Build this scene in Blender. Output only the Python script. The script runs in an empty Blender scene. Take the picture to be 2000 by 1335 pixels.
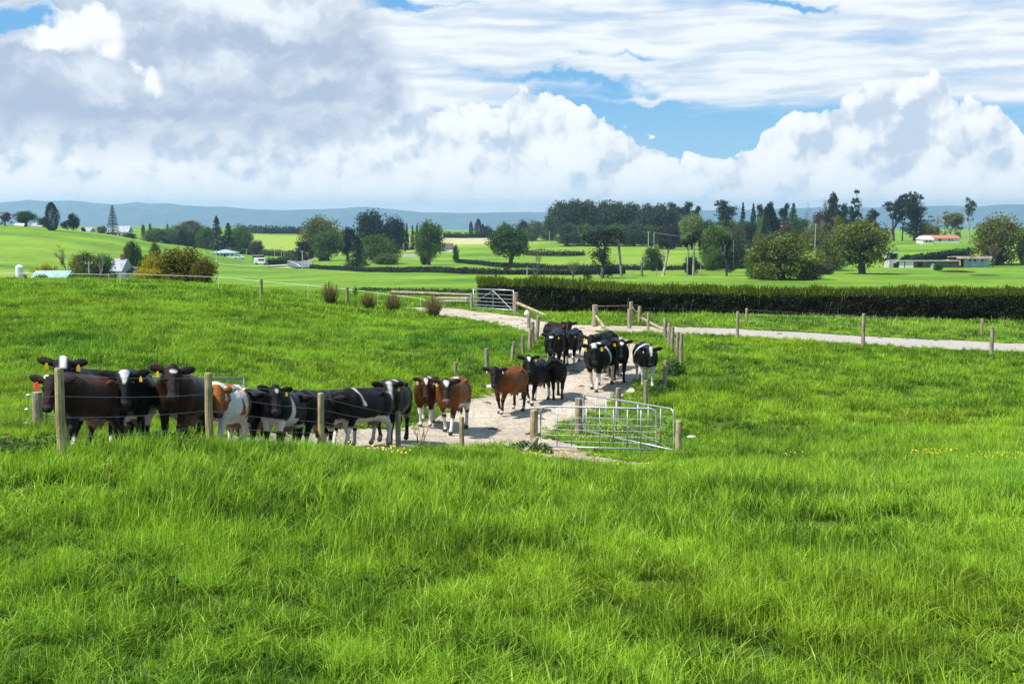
import bpy, math, random
import numpy as np
from mathutils import Vector, Matrix, Euler
S = bpy.context.scene
COL = S.collection
R = math.radians
# ------------------------------------------------------------------ camera
F, U0, V0, VH = 2400.0, 1000.0, 667.5, 412.0
TILT = math.atan((V0 - VH) / F)
cam_d = bpy.data.cameras.new("camera"); cam = bpy.data.objects.new("camera", cam_d); COL.objects.link(cam)
cam_d.sensor_width = 36; cam_d.lens = 36 * F / 2000.0; cam_d.clip_start = 0.1; cam_d.clip_end = 60000
cam.rotation_euler = (R(90) - TILT, 0, 0); cam.location = (0, 0, 0)
S.camera = cam
S.view_settings.view_transform = 'Standard'; S.view_settings.look = 'None'
S.view_settings.exposure = 0.72; S.view_settings.gamma = 1
S.cycles.max_bounces = 5; S.cycles.diffuse_bounces = 2; S.cycles.glossy_bounces = 2
S.cycles.transmission_bounces = 3; S.cycles.transparent_max_bounces = 8; S.cycles.volume_bounces = 0
S.cycles.use_adaptive_sampling = False; S.cycles.use_denoising = True; S.cycles.denoising_prefilter = 'NONE'; S.cycles.adaptive_threshold = 0.02
S.cycles.caustics_reflective = False; S.cycles.caustics_refractive = False
# ------------------------------------------------------------------ sun
SUN_EL, SUN_AZ = R(56), R(-112)     # azimuth from +Y towards +X
sd = bpy.data.lights.new("sun", 'SUN'); sd.energy = 4.8; sd.angle = R(2.0); sd.color = (1.0, 0.955, 0.88)
sun = bpy.data.objects.new("sun", sd); COL.objects.link(sun)
sdir = Vector((math.sin(SUN_AZ) * math.cos(SUN_EL), math.cos(SUN_AZ) * math.cos(SUN_EL), math.sin(SUN_EL)))
sun.rotation_euler = sdir.to_track_quat('Z', 'Y').to_euler(); sun.location = sdir * 50
# ------------------------------------------------------------------ node helper
class NG:
    def __init__(s, tree): s.t = tree; s.n = tree.nodes; s.l = tree.links
    def put(s, sock, v):
        if isinstance(v, bpy.types.NodeSocket): s.l.new(v, sock)
        else:
            try: sock.default_value = v
            except Exception: sock.default_value = (v, v, v) if not hasattr(v, '__len__') else tuple(v) + (1,)
    def m(s, op, a, b=0.0, c=0.0, clamp=False):
        n = s.n.new('ShaderNodeMath'); n.operation = op; n.use_clamp = clamp
        s.put(n.inputs[0], a); s.put(n.inputs[1], b); s.put(n.inputs[2], c); return n.outputs[0]
    def add(s, a, b): return s.m('ADD', a, b)
    def sub(s, a, b): return s.m('SUBTRACT', a, b)
    def mul(s, a, b): return s.m('MULTIPLY', a, b)
    def smooth(s, x, lo, hi, a=0.0, b=1.0):
        n = s.n.new('ShaderNodeMapRange'); n.interpolation_type = 'SMOOTHSTEP'
        s.put(n.inputs[0], x); n.inputs[1].default_value = lo; n.inputs[2].default_value = hi
        n.inputs[3].default_value = a; n.inputs[4].default_value = b; return n.outputs[0]
    def lin(s, x, lo, hi, a=0.0, b=1.0):
        n = s.n.new('ShaderNodeMapRange'); s.put(n.inputs[0], x); n.inputs[1].default_value = lo; n.inputs[2].default_value = hi
        n.inputs[3].default_value = a; n.inputs[4].default_value = b; return n.outputs[0]
    def comb(s, x, y, z=0.0):
        n = s.n.new('ShaderNodeCombineXYZ'); s.put(n.inputs[0], x); s.put(n.inputs[1], y); s.put(n.inputs[2], z); return n.outputs[0]
    def sep(s, v):
        n = s.n.new('ShaderNodeSeparateXYZ'); s.put(n.inputs[0], v); return n.outputs
    def noise(s, v, scale, detail=4, rough=.5, w=0.0, dist=0.0):
        n = s.n.new('ShaderNodeTexNoise'); n.noise_dimensions = getattr(s, 'dim', '3D'); s.put(n.inputs['Vector'], v); s.put(n.inputs['Scale'], scale)
        n.inputs['Detail'].default_value = detail; n.inputs['Roughness'].default_value = rough; n.inputs['Distortion'].default_value = dist
        return n.outputs[0]
    def voro(s, v, scale, feature='SMOOTH_F1', detail=2):
        n = s.n.new('ShaderNodeTexVoronoi'); n.voronoi_dimensions = '2D'; n.feature = feature; s.put(n.inputs['Vector'], v); n.inputs['Scale'].default_value = scale
        if feature == 'SMOOTH_F1': n.inputs['Smoothness'].default_value = .6
        try: n.inputs['Detail'].default_value = detail
        except Exception: pass
        return n.outputs['Distance']
    def mix(s, f, a, b, mode='MIX'):
        n = s.n.new('ShaderNodeMix'); n.data_type = 'RGBA'; n.blend_type = mode; s.put(n.inputs[0], f)
        for k, v in ((6, a), (7, b)):
            if isinstance(v, bpy.types.NodeSocket): s.l.new(v, n.inputs[k])
            else: n.inputs[k].default_value = tuple(v)[:3] + (1,)
        return n.outputs[2]
    def vm(s, op, a, b=(0, 0, 0)):
        n = s.n.new('ShaderNodeVectorMath'); n.operation = op
        for k, v in ((0, a), (1, b)):
            if isinstance(v, bpy.types.NodeSocket): s.l.new(v, n.inputs[k])
            else: n.inputs[k].default_value = v
        return n.outputs[0]
# ------------------------------------------------------------------ world: Nishita blue with layered clouds fixed by direction
W = bpy.data.worlds.new("World"); S.world = W; W.use_nodes = True
g = NG(W.node_tree); g.n.clear()
out = g.n.new('ShaderNodeOutputWorld'); bg = g.n.new('ShaderNodeBackground'); g.l.new(bg.outputs[0], out.inputs[0])
bg.inputs[1].default_value = 0.066
sky = g.n.new('ShaderNodeTexSky'); sky.sky_type = 'NISHITA'; sky.sun_disc = False
sky.sun_elevation = SUN_EL; sky.sun_rotation = SUN_AZ; sky.air_density = 1.0; sky.dust_density = 0.3; sky.ozone_density = 2.0
tc = g.n.new('ShaderNodeTexCoord')
dx, dy, dz = g.sep(tc.outputs['Generated'])[:3]
az = g.m('ARCTAN2', dx, dy); el = g.m('ARCSINE', dz)
X = g.add(g.mul(az, 24.0), 10.0)              # hundreds of photo pixels, approx. linear in angle
Y = g.sub(4.12, g.mul(el, 24.0))
P = g.comb(X, Y, 0.0)
wn = g.n.new('ShaderNodeTexNoise'); wn.noise_dimensions = '2D'; g.l.new(P, wn.inputs['Vector']); wn.inputs['Scale'].default_value = .55; wn.inputs['Detail'].default_value = 5
w2 = g.n.new('ShaderNodeTexNoise'); w2.noise_dimensions = '2D'; g.l.new(P, w2.inputs['Vector']); w2.inputs['Scale'].default_value = 2.6; w2.inputs['Detail'].default_value = 6; w2.inputs['Roughness'].default_value = .6
wv = g.vm('SUBTRACT', wn.outputs['Color'], (.5, .5, .5)); wv2 = g.vm('SUBTRACT', w2.outputs['Color'], (.5, .5, .5))
def warped(a1, a2):
    n = g.vm('ADD', P, g.vm('MULTIPLY', wv, (a1, a1, 0))); return g.vm('ADD', n, g.vm('MULTIPLY', wv2, (a2, a2, 0)))
PW = warped(.9, .34)
PWx, PWy = g.sep(PW)[:2]
def blobs(px, py, lst):
    tot = None
    for (cx, cy, rx, ry, amp) in lst:
        a = g.m('POWER', g.mul(g.sub(px, cx), 1.0 / rx), 2.0); b = g.m('POWER', g.mul(g.sub(py, cy), 1.0 / ry), 2.0)
        e = g.mul(g.m('EXPONENT', g.mul(g.add(a, b), -1.0)), amp)
        tot = e if tot is None else g.add(tot, e)
    return tot
def curve(x, pts, x0, x1, y0, y1):
    n = g.n.new('ShaderNodeFloatCurve'); c = n.mapping.curves[0]
    P_ = [((a - x0) / (x1 - x0), (b - y0) / (y1 - y0)) for a, b in pts]
    c.points[0].location = P_[0]; c.points[1].location = P_[-1]
    for p in P_[1:-1]: c.points.new(*p)
    n.mapping.update()
    g.put(n.inputs[1], g.m('DIVIDE', g.sub(x, x0), (x1 - x0), clamp=True))
    return g.add(g.mul(n.outputs[0], (y1 - y0)), y0)
# cumulus bank: cauliflower field, lit from the left and above
def puff(dxo, dyo, z=0.0):
    q = g.vm('ADD', P, (dxo, dyo, z))
    q = g.vm('ADD', q, g.vm('MULTIPLY', wv2, (.28, .28, 0)))
    a = g.voro(q, .95, detail=0); b = g.voro(q, 2.1, detail=0); c = g.voro(q, 4.9, detail=0); e = g.voro(q, 10.5, detail=0)
    t = g.add(g.add(g.mul(a, .50), g.mul(b, .28)), g.add(g.mul(c, .12), g.mul(e, .045)))
    return g.sub(1.0, g.mul(t, 1.55))
puff0 = puff(0, 0); puff1 = puff(-.16, -.22)
emb = g.sub(puff0, puff1)
top = curve(X, [(-6, 2.2), (-2, 2.0), (0, 2.15), (2, 2.3), (4, 2.25), (6, 2.2), (7.0, 2.15), (7.35, 1.98), (8.2, 1.92), (9.2, 2.0), (9.7, 2.12), (10.0, 1.86), (10.6, 1.8), (11.2, 2.08), (12, 2.45),
               (12.9, 2.8), (13.8, 3.12), (14.15, 3.1), (14.8, 2.6), (15.6, 2.2), (16.4, 1.95), (17.4, 1.72), (17.95, 1.75), (18.25, 2.1), (18.9, 2.2), (19.25, 2.5), (19.45, 2.95), (19.75, 2.72), (20.3, 2.5), (21, 2.3), (22.5, 2.9), (26, 2.2)], -6, 26, 1.2, 3.6)
cd = g.add(g.sub(Y, top), g.mul(g.sub(puff0, .5), .62))
fine = g.mul(g.sub(w2.outputs[0], .5), .35)
cd = g.add(cd, fine)
cmask = g.smooth(cd, -.015, .05)
shade = blobs(PWx, PWy, [(17.0, 2.75, .65, .55, .85), (16.4, 3.1, 1.1, .5, .2), (18.6, 2.7, .6, .35, .3), (18.9, 3.3, .8, .5, .35), (8.6, 3.6, .5, .35, .45), (7.4, 3.4, .4, .4, .45), (10.6, 3.75, 1.2, .22, .35), (9.0, 2.6, .9, .25, .2),
    (5.5, 2.9, 1.4, .5, .5), (6.3, 2.4, .9, .3, .5), (3.6, 3.1, 1.1, .5, .32), (2.9, 2.2, 1.6, .25, .9), (1.2, 3.5, 1.0, .3, .15), (13.4, 3.7, .7, .2, .25), (5.2, 3.35, 1.0, .2, .25), (15.0, 3.4, .7, .4, .15)])
lit = g.add(g.mul(emb, 1.6), g.sub(.84, g.mul(shade, .55)))
lit = g.add(lit, g.mul(g.sub(wn.outputs[0], .5), .5))
lowf = g.smooth(Y, 3.0, 4.1)
lit = g.add(g.mul(lit, g.sub(1.0, g.mul(lowf, .35))), g.mul(lowf, .55))
cshade = g.smooth(lit, .25, .95)
ccol = g.mix(cshade, (5.5, 6.5, 7.9), (9.0, 9.4, 9.7))
hot = g.smooth(lit, .93, 1.2)
ccol = g.mix(g.mul(hot, .7), ccol, (9.6, 9.8, 9.9))
g.dim = '2D'
# grey deck, upper left
dk = blobs(PWx, PWy, [(2.6, .1, 3.2, .5, 1.2), (5.0, .9, 2.6, 1.1, 1.5), (1.4, 2.0, 2.6, 1.1, 1.4), (4.6, 2.2, 3.2, .9, 1.3), (-2.5, 1.4, 2.4, 1.8, 1.3), (.6, 1.2, 1.2, .25, .6), (.5, .78, 1.35, .2, -3.0)])
dk = g.add(dk, g.mul(g.sub(wn.outputs[0], .5), .9)); dk = g.add(dk, fine)
dmask = g.smooth(dk, .42, .78)
dtone = blobs(PWx, PWy, [(4.8, .35, 1.5, .32, .75), (5.7, .55, .9, .4, .4), (2.3, 1.55, 1.1, .35, .35), (5.6, 1.55, 1.4, .4, .18), (.3, 1.15, .9, .12, .5), (4.4, 1.5, .6, .3, .25), (3.2, .25, 1.6, .2, .22),
    (5.0, 1.02, 1.3, .13, -.45), (3.6, .85, .7, .3, -.2), (1.2, 2.2, 1.6, .18, -.35), (3.0, 2.25, 1.6, .16, -.4), (7.0, 1.75, 1.0, .3, -.1), (.6, .1, 1.2, .25, -.1), (6.4, 2.0, 1.0, .2, -.1)])
dn = g.noise(g.vm('MULTIPLY', PW, (.7, 1.3, 1)), 1.5, 7, .55)
dl = g.add(g.add(dtone, g.mul(g.sub(dn, .5), 1.6)), g.mul(emb, .25))
dcol = g.mix(g.smooth(dl, -.35, .95), (4.3, 5.2, 6.7), (8.2, 8.9, 9.5))
# bright torn white tops inside the deck
wd = blobs(PWx, PWy, [(1.35, 1.22, .5, .24, .9), (2.05, .9, .55, .36, 1.15), (2.45, .72, .35, .22, .8), (2.62, 1.25, .22, .22, .5), (3.2, 1.55, .28, .27, 1.1), (3.35, 1.8, .2, .16, .5), (-.08, 1.7, .25, .45, 1.1), (3.75, 2.12, .28, .14, .5)])
wd = g.add(wd, g.mul(g.sub(puff0, .5), .6)); wd = g.add(wd, g.mul(fine, 1.7))
wmask = g.mul(g.smooth(wd, .28, .85), .95)
# high streaky veil
pst = g.vm('ADD', g.vm('MULTIPLY', P, (.22, 1.15, 1)), g.vm('MULTIPLY', wv, (.25, .22, 0)))
st = g.noise(pst, 1.4, 5, .5)
st2 = g.noise(g.vm('MULTIPLY', pst, (1, 1.6, 1)), 3.0, 4, .5)
vb = curve(X, [(-6, 1.2), (4, 1.6), (8.5, 2.2), (9.7, 2.2), (10.3, 2.0), (11.2, 1.82), (12.5, 1.95), (14.0, 2.3), (16, 2.3), (18, 2.3), (20, 2.4), (26, 2.6)], -6, 26, 1.0, 3.0)
vbias = g.mul(g.sub(vb, Y), 2.0)
vbias = g.m('MINIMUM', vbias, .62)
gaps = blobs(PWx, PWy, [(6.9, .26, .9, .16, 2.3), (8.6, .3, .7, .05, .5), (12.3, 1.08, .5, .09, .85), (11.3, 1.15, .3, .1, .4), (15.3, .38, .9, .07, .9), (19.6, .3, .6, .06, .9), (11.4, 1.58, 1.6, .1, .8), (16.8, .45, 1.0, .05, .3), (15.2, 1.4, .6, .1, .25), (12.8, 1.9, .9, .07, -.9), (.5, .78, 1.3, .16, 1.6), (7.4, 2.2, .35, .2, .6)])
vd = g.add(g.add(g.sub(vbias, gaps), g.mul(g.sub(st, .5), 1.8)), g.mul(g.sub(st2, .5), .5))
vmask = g.smooth(vd, -.28, .62)
vcol = g.mix(g.smooth(g.add(st2, g.mul(g.sub(st, .5), .8)), .3, .72), (6.5, 7.4, 8.6), (8.7, 9.2, 9.5))
blue = g.mix(1.0, sky.outputs[0], (.62, 1.0, 1.30), 'MULTIPLY')
blue = g.mix(.55, blue, (1.7, 4.4, 7.9))
blue = g.mix(g.smooth(Y, 1.6, 4.2, 0, .45), blue, (5.5, 7.3, 9.0))
c = g.mix(vmask, blue, vcol)
c = g.mix(cmask, c, ccol)
c = g.mix(g.mul(dmask, g.smooth(Y, 2.2, 3.5, 1, 0)), c, dcol)
c = g.mix(wmask, c, (9.5, 9.7, 9.9))
g.dim = '3D'
# above the picture and behind: scattered cloud over blue, and nothing bright below the horizon
other = g.mix(g.smooth(g.noise(tc.outputs['Generated'], 3.0, 6, .55), .42, .62, 0, .8), blue, (7.0, 7.6, 8.4))
c = g.mix(g.smooth(Y, -1.2, -4.0, 1, 0), other, c) if False else g.mix(g.smooth(Y, -4.0, -1.2), other, c)
c = g.mix(g.smooth(g.m('ABSOLUTE', az), .7, 1.0), c, other)
c = g.mix(g.smooth(Y, 4.2, 5.2), c, (3.0, 4.0, 4.2))
g.l.new(c, bg.inputs[0])
W.cycles.sampling_method = 'MANUAL'; W.cycles.sample_map_resolution = 512
# ------------------------------------------------------------------ numpy helpers
def _h(ix, iy, iz, s):
    n = (ix.astype(np.int64) * 374761393 + iy.astype(np.int64) * 668265263 + iz.astype(np.int64) * 2147483647 + s * 1274126177) & 0xffffffff
    n = ((n ^ (n >> 13)) * 1274126177) & 0xffffffff
    n = (n ^ (n >> 16)) & 0xffff
    return n / 65535.0
def vnoise(p, s=0):
    p = np.asarray(p, float)
    if p.shape[1] == 2: p = np.c_[p, np.zeros(len(p))]
    i = np.floor(p); f = p - i; f = f * f * (3 - 2 * f); i = i.astype(np.int64)
    r = 0
    for a in (0, 1):
        for b in (0, 1):
            for c_ in (0, 1):
                w = (f[:, 0] if a else 1 - f[:, 0]) * (f[:, 1] if b else 1 - f[:, 1]) * (f[:, 2] if c_ else 1 - f[:, 2])
                r = r + w * _h(i[:, 0] + a, i[:, 1] + b, i[:, 2] + c_, s)
    return r * 2 - 1
def fbm(p, o=4, s=0):
    p = np.asarray(p, float); r = 0; a = 1; t = 0
    for k in range(o): r = r + a * vnoise(p * 2 ** k + 17.3 * k, s + k); t += a; a *= .5
    return r / t
# ------------------------------------------------------------------ pixel <-> world
ct, st_ = math.cos(TILT), math.sin(TILT)
def ray(u, v):
    a, b = u - U0, V0 - v
    return Vector((a, b * st_ + F * ct, b * ct - F * st_))
def at(u, v, d):
    r = ray(u, v); return r * (d / r.y)
def project(X, Y, Z):
    zc = Y * ct - Z * st_; yc = Y * st_ + Z * ct
    return U0 + F * X / zc, V0 - F * yc / zc
def pxm(d): return F / d
# ------------------------------------------------------------------ terrain: heights by distance
UC = np.array([0, 250, 500, 750, 1000, 1250, 1500, 1750, 2000], float)
ROWS = [
 (5.5, [1560]*9), (6.5, [1455]*9), (8, [1330,1335,1335,1335,1335,1335,1335,1335,1330]), (10, [1195,1200,1205,1205,1205,1205,1205,1200,1195]),
 (12.5, [1060,1075,1090,1100,1100,1100,1100,1098,1095]), (16, [925,940,970,993,1003,1003,1003,998,995]),
 (20, [868,867,885,917,934,942,944,942,940]), (24, [848,848,862,897,920,931,932,925,920]), (28, [812,815,838,872,896,908,908,896,886]),
 (33, [745,755,785,838,866,872,870,856,846]), (38, [695,705,735,785,808,815,820,815,808]), (43, [655,665,690,735,765,762,768,772,765]),
 (50, [618,628,652,680,690,695,706,712,712]), (58, [592,600,620,642,645,652,658,664,668]), (66, [573,578,596,616,622,626,630,636,640]),
 (75, [556,561,578,597,606,610,612,614,616]), (85, [547,548,565,583,590,594,597,598,600]), (100, [552,552,569,577,580,583,585,585,587]),
 (120, [562,562,572,571,571,571,572,573,575]), (160, [558,562,567,561,560,560,561,562,565]), (220, [545,552,557,552,551,550,549,549,551]),
 (290, [525,540,546,543,541,540,538,535,536]), (370, [490,515,534,531,527,527,523,517,507]), (460, [444,472,523,516,512,512,506,496,487]),
 (520, [437,462,513,508,503,500,493,483,479]), (600, [447,462,503,497,493,486,479,475,477]), (720, [452,463,489,483,479,472,467,467,470]),
 (900, [452,460,472,468,466,463,461,461,464]), (1200, [448,450,456,458,458,456,453,455,455]), (1600, [443,444,444,450,452,450,448,448,448]),
 (2500, [453]*9), (4000, [453]*9), (12000, [447]*9)]
def pchip(x, y, q):
    h = np.diff(x); dl = np.diff(y) / h; m = np.zeros_like(y)
    for k in range(1, len(x) - 1):
        if dl[k-1] * dl[k] > 0:
            w1 = 2*h[k] + h[k-1]; w2 = h[k] + 2*h[k-1]; m[k] = (w1 + w2) / (w1/dl[k-1] + w2/dl[k])
    m[0], m[-1] = dl[0], dl[-1]
    i = np.clip(np.searchsorted(x, q) - 1, 0, len(x) - 2); t = (q - x[i]) / h[i]
    return ((1+2*t)*(1-t)**2)*y[i] + t*(1-t)**2*h[i]*m[i] + t*t*(3-2*t)*y[i+1] + t*t*(t-1)*h[i]*m[i+1]
LD = np.log(np.array([r[0] for r in ROWS])); TAB = np.array([r[1] for r in ROWS], float)
LQ = np.linspace(LD[0], LD[-1], 700); UQ = np.linspace(0, 2000, 201)
_t1 = np.stack([pchip(LD, TAB[:, j], LQ) for j in range(9)], 1)
_t2 = np.stack([pchip(UC, _t1[i], UQ) for i in range(len(LQ))], 0)
def _blur(a, k, ax):
    p = np.pad(a, [(k, k) if i == ax else (0, 0) for i in range(2)], mode='edge'); r = np.zeros_like(a)
    for j in range(2*k+1): r += np.take(p, range(j, j + a.shape[ax]), axis=ax)
    return r / (2*k+1)
_t2 = _blur(_blur(_blur(_blur(_t2, 3, 0), 3, 0), 8, 1), 8, 1)
# the track runs sunk behind the fence bank on the left
_dc = np.interp(UQ, [0, 122, 250, 410, 548, 650, 760], [19.8, 20.9, 21.9, 23.6, 25.8, 27.8, 30.0]); _am = np.interp(UQ, [0, 120, 250, 560, 680, 790], [20, 28, 33, 33, 16, 0])
_dd = np.exp(LQ)[:, None] - _dc[None, :]
_t2 = _t2 + _am[None, :]*np.exp(-(np.abs(_dd)/1.75)**2.6)
def terr(X, Y, detail=True):
    X = np.atleast_1d(np.asarray(X, float)); Y = np.atleast_1d(np.asarray(Y, float)); X, Y = np.broadcast_arrays(X, Y)
    Ye = np.clip(Y, 5.6, 11000); l = (np.log(Ye) - LQ[0]) / (LQ[1] - LQ[0]); i = np.clip(l.astype(int), 0, len(LQ)-2); fl = l - i
    z = -0.12 * Ye
    for _ in range(3):
        zc = Ye * ct - z * st_; u = np.clip(U0 + F * X / zc, 0, 1999.9) / 10.0
        j = u.astype(int); fu = u - j
        v = (_t2[i, j]*(1-fl) + _t2[i+1, j]*fl)*(1-fu) + (_t2[i, j+1]*(1-fl) + _t2[i+1, j+1]*fl)*fu
        b = V0 - v; z = Ye * (b*ct - F*st_) / (b*st_ + F*ct)
    z = z - np.where(Y < 5.6, np.maximum(5.6 - Y, 0) * -0.08, 0)
    if detail:
        p = np.stack([X, Y], -1).reshape(-1, 2)
        n = (0.045 * fbm(p * .55, 3, 5)).reshape(X.shape) * np.clip(Y / 10, .5, 1)
        far = np.clip((Y - 90) / 200, 0, 1) * (1.5 * fbm(p * .010, 3, 9)).reshape(X.shape) * np.clip(Y/300, .3, 2)
        tr = track_sdf(X.ravel(), Y.ravel()).reshape(X.shape)
        n = n * np.clip(tr / .8, .25, 1)
        z = z + n + far
    return z
# farm track: polylines (u, d, half width)
def _pl(l): return [(((u - U0) / F * d), d, w) for u, d, w in l]
TRACKS = [_pl([(-900, 17.5, 1.4), (0, 19.7, 1.4), (122, 20.7, 1.4), (250, 21.7, 1.4), (410, 23.4, 1.4), (548, 25.6, 1.4), (650, 27.5, 1.45), (760, 30.1, 1.6), (915, 33.6, 1.75), (1010, 38.4, 1.95), (1105, 43.0, 2.15), (1168, 48, 2.2), (1160, 53.5, 2.0), (1085, 59, 1.9), (985, 64.5, 1.9), (905, 69.5, 2.0), (850, 73, 1.9)]),
          _pl([(1100, 60.5, 1.6), (1300, 60.3, 1.75), (1440, 59.8, 1.75), (1685, 57.6, 1.75), (2000, 55.6, 1.75), (2500, 52.0, 1.75), (3300, 50.0, 1.75)]),
          _pl([(1010, 33.5, 1.0), (1065, 32.6, .9), (1095, 30.4, 1.0), (1145, 28.6, 1.05), (1215, 27.8, .85), (1280, 27.6, .45)])]
def track_sdf(X, Y, noise=True):
    X = np.asarray(X, float); Y = np.asarray(Y, float); best = np.full(X.shape, 1e3)
    near = (Y > 14) & (Y < 84)
    if not near.any(): return best
    x = X[near]; y = Y[near]; b = np.full(x.shape, 1e3)
    for T in TRACKS:
        for (x0, y0, w0), (x1, y1, w1) in zip(T[:-1], T[1:]):
            dx_, dy_ = x1-x0, y1-y0; t = np.clip(((x-x0)*dx_ + (y-y0)*dy_) / (dx_*dx_+dy_*dy_), 0, 1)
            q = np.hypot(x-x0-t*dx_, y-y0-t*dy_) - (w0 + t*(w1-w0))
            h = np.clip(.5 + .5*(b-q)/.6, 0, 1); b = b*(1-h) + q*h - .6*h*(1-h)*.5
    if noise: b = b + .28*vnoise(np.stack([x*.9, y*.6], 1), 3) + .12*vnoise(np.stack([x*2.6, y*2.0], 1), 4)
    best[near] = b
    return best
def gz(x, y): return float(terr([x], [y])[0])
def gp(u, d, dz_=0.0):
    """ground point below photo column u at distance d"""
    x = (u - U0) / F * d
    for _ in range(3):
        z = gz(x, d); x = (u - U0) * (d*ct - z*st_) / F
    return Vector((x, d, z + dz_))
def hgt(u, vtop, d):
    """height of a thing standing at (u,d) whose top is seen at row vtop"""
    p = gp(u, d); return at(u, vtop, d).z - p.z
# ------------------------------------------------------------------ mesh builders
def mesh_np(name, V, Q=None, T=None, smooth=False):
    me = bpy.data.meshes.new(name); V = np.asarray(V, np.float32)
    Q = np.zeros((0, 4), np.int32) if Q is None else np.asarray(Q, np.int32).reshape(-1, 4)
    T = np.zeros((0, 3), np.int32) if T is None else np.asarray(T, np.int32).reshape(-1, 3)
    me.vertices.add(len(V)); me.vertices.foreach_set('co', V.ravel())
    nl = len(Q)*4 + len(T)*3; me.loops.add(nl); me.loops.foreach_set('vertex_index', np.concatenate([Q.ravel(), T.ravel()]))
    me.polygons.add(len(Q) + len(T))
    ls = np.concatenate([np.arange(len(Q))*4, len(Q)*4 + np.arange(len(T))*3]).astype(np.int32); me.polygons.foreach_set('loop_start', ls)
    me.update(calc_edges=True)
    if smooth: me.polygons.foreach_set('use_smooth', np.ones(len(me.polygons), bool))
    me.validate(); return me
def fattr(me, name, arr, kind='FLOAT'):
    a = me.attributes.new(name, kind, 'POINT')
    if kind == 'FLOAT': a.data.foreach_set('value', np.asarray(arr, np.float32))
    else: a.data.foreach_set('color', np.asarray(arr, np.float32).ravel())
class MB:
    def __init__(s): s.V = []; s.Fc = []
    def quadbox(s, c, sz, rz=0.0, M=None):
        x, y, z = [k/2 for k in sz]; b = len(s.V)
        for i in (-1, 1):
            for j in (-1, 1):
                for k in (-1, 1):
                    p = Vector((i*x, j*y, k*z)); 
                    if rz: p = Matrix.Rotation(rz, 3, 'Z') @ p
                    if M is not None: p = M @ p
                    s.V.append(tuple(p + Vector(c)))
        for f in ((0,1,3,2),(4,6,7,5),(0,4,5,1),(2,3,7,6),(0,2,6,4),(1,5,7,3)): s.Fc.append(tuple(b+i for i in f))
        return s
    def tube(s, pts, rad, n=8, cap=True):
        pts = [Vector(p) for p in pts]; b = len(s.V)
        if not hasattr(rad, '__len__'): rad = [rad]*len(pts)
        up = Vector((0, 0, 1)) if abs((pts[-1]-pts[0]).normalized().z) < .9 else Vector((1, 0, 0))
        for i, p in enumerate(pts):
            t = (pts[min(i+1, len(pts)-1)] - pts[max(i-1, 0)]).normalized(); a = t.cross(up).normalized(); c_ = t.cross(a)
            for k in range(n):
                an = 2*math.pi*k/n; s.V.append(tuple(p + (a*math.cos(an) + c_*math.sin(an))*rad[i]))
        for i in range(len(pts)-1):
            for k in range(n):
                s.Fc.append((b+i*n+k, b+i*n+(k+1)%n, b+(i+1)*n+(k+1)%n, b+(i+1)*n+k))
        if cap:
            s.Fc.append(tuple(b+k for k in range(n))[::-1]); s.Fc.append(tuple(b+(len(pts)-1)*n+k for k in range(n)))
        return s
    def poly(s, pts):
        b = len(s.V); s.V += [tuple(p) for p in pts]; s.Fc.append(tuple(range(b, b+len(pts)))); return s
    def ball(s, c, r, n=8, m=6):
        if not hasattr(r, '__len__'): r = (r, r, r)
        b = len(s.V)
        for i in range(m+1):
            th = math.pi*i/m
            for k in range(n):
                ph = 2*math.pi*k/n; s.V.append((c[0]+r[0]*math.sin(th)*math.cos(ph), c[1]+r[1]*math.sin(th)*math.sin(ph), c[2]+r[2]*math.cos(th)))
        for i in range(m):
            for k in range(n): s.Fc.append((b+i*n+k, b+(i+1)*n+k, b+(i+1)*n+(k+1)%n, b+i*n+(k+1)%n))
        return s
    def build(s, name, m=None, parent=None, smooth=False, bevel=0):
        me = bpy.data.meshes.new(name); me.from_pydata(s.V, [], s.Fc); me.update()
        if smooth: me.polygons.foreach_set('use_smooth', np.ones(len(me.polygons), bool))
        return link(name, me, m, parent, bevel)
def link(name, me, m=None, parent=None, bevel=0):
    o = bpy.data.objects.new(name, me); COL.objects.link(o)
    if m is not None:
        if len(me.materials) == 0: me.materials.append(m)
        o.material_slots[0].link = 'OBJECT'; o.material_slots[0].material = m
    if parent is not None: o.parent = parent
    if bevel:
        b = o.modifiers.new('bevel', 'BEVEL'); b.width = bevel; b.segments = 2
    return o
def tag(o, label=None, cat=None, group=None, kind=None):
    for k, v in (('label', label), ('category', cat), ('group', group), ('kind', kind)):
        if v: o[k] = v
    return o
def empty(name, loc=(0,0,0), rz=0.0):
    o = bpy.data.objects.new(name, None); COL.objects.link(o); o.location = loc; o.rotation_euler = (0, 0, rz); o.empty_display_size = .2; return o
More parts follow.
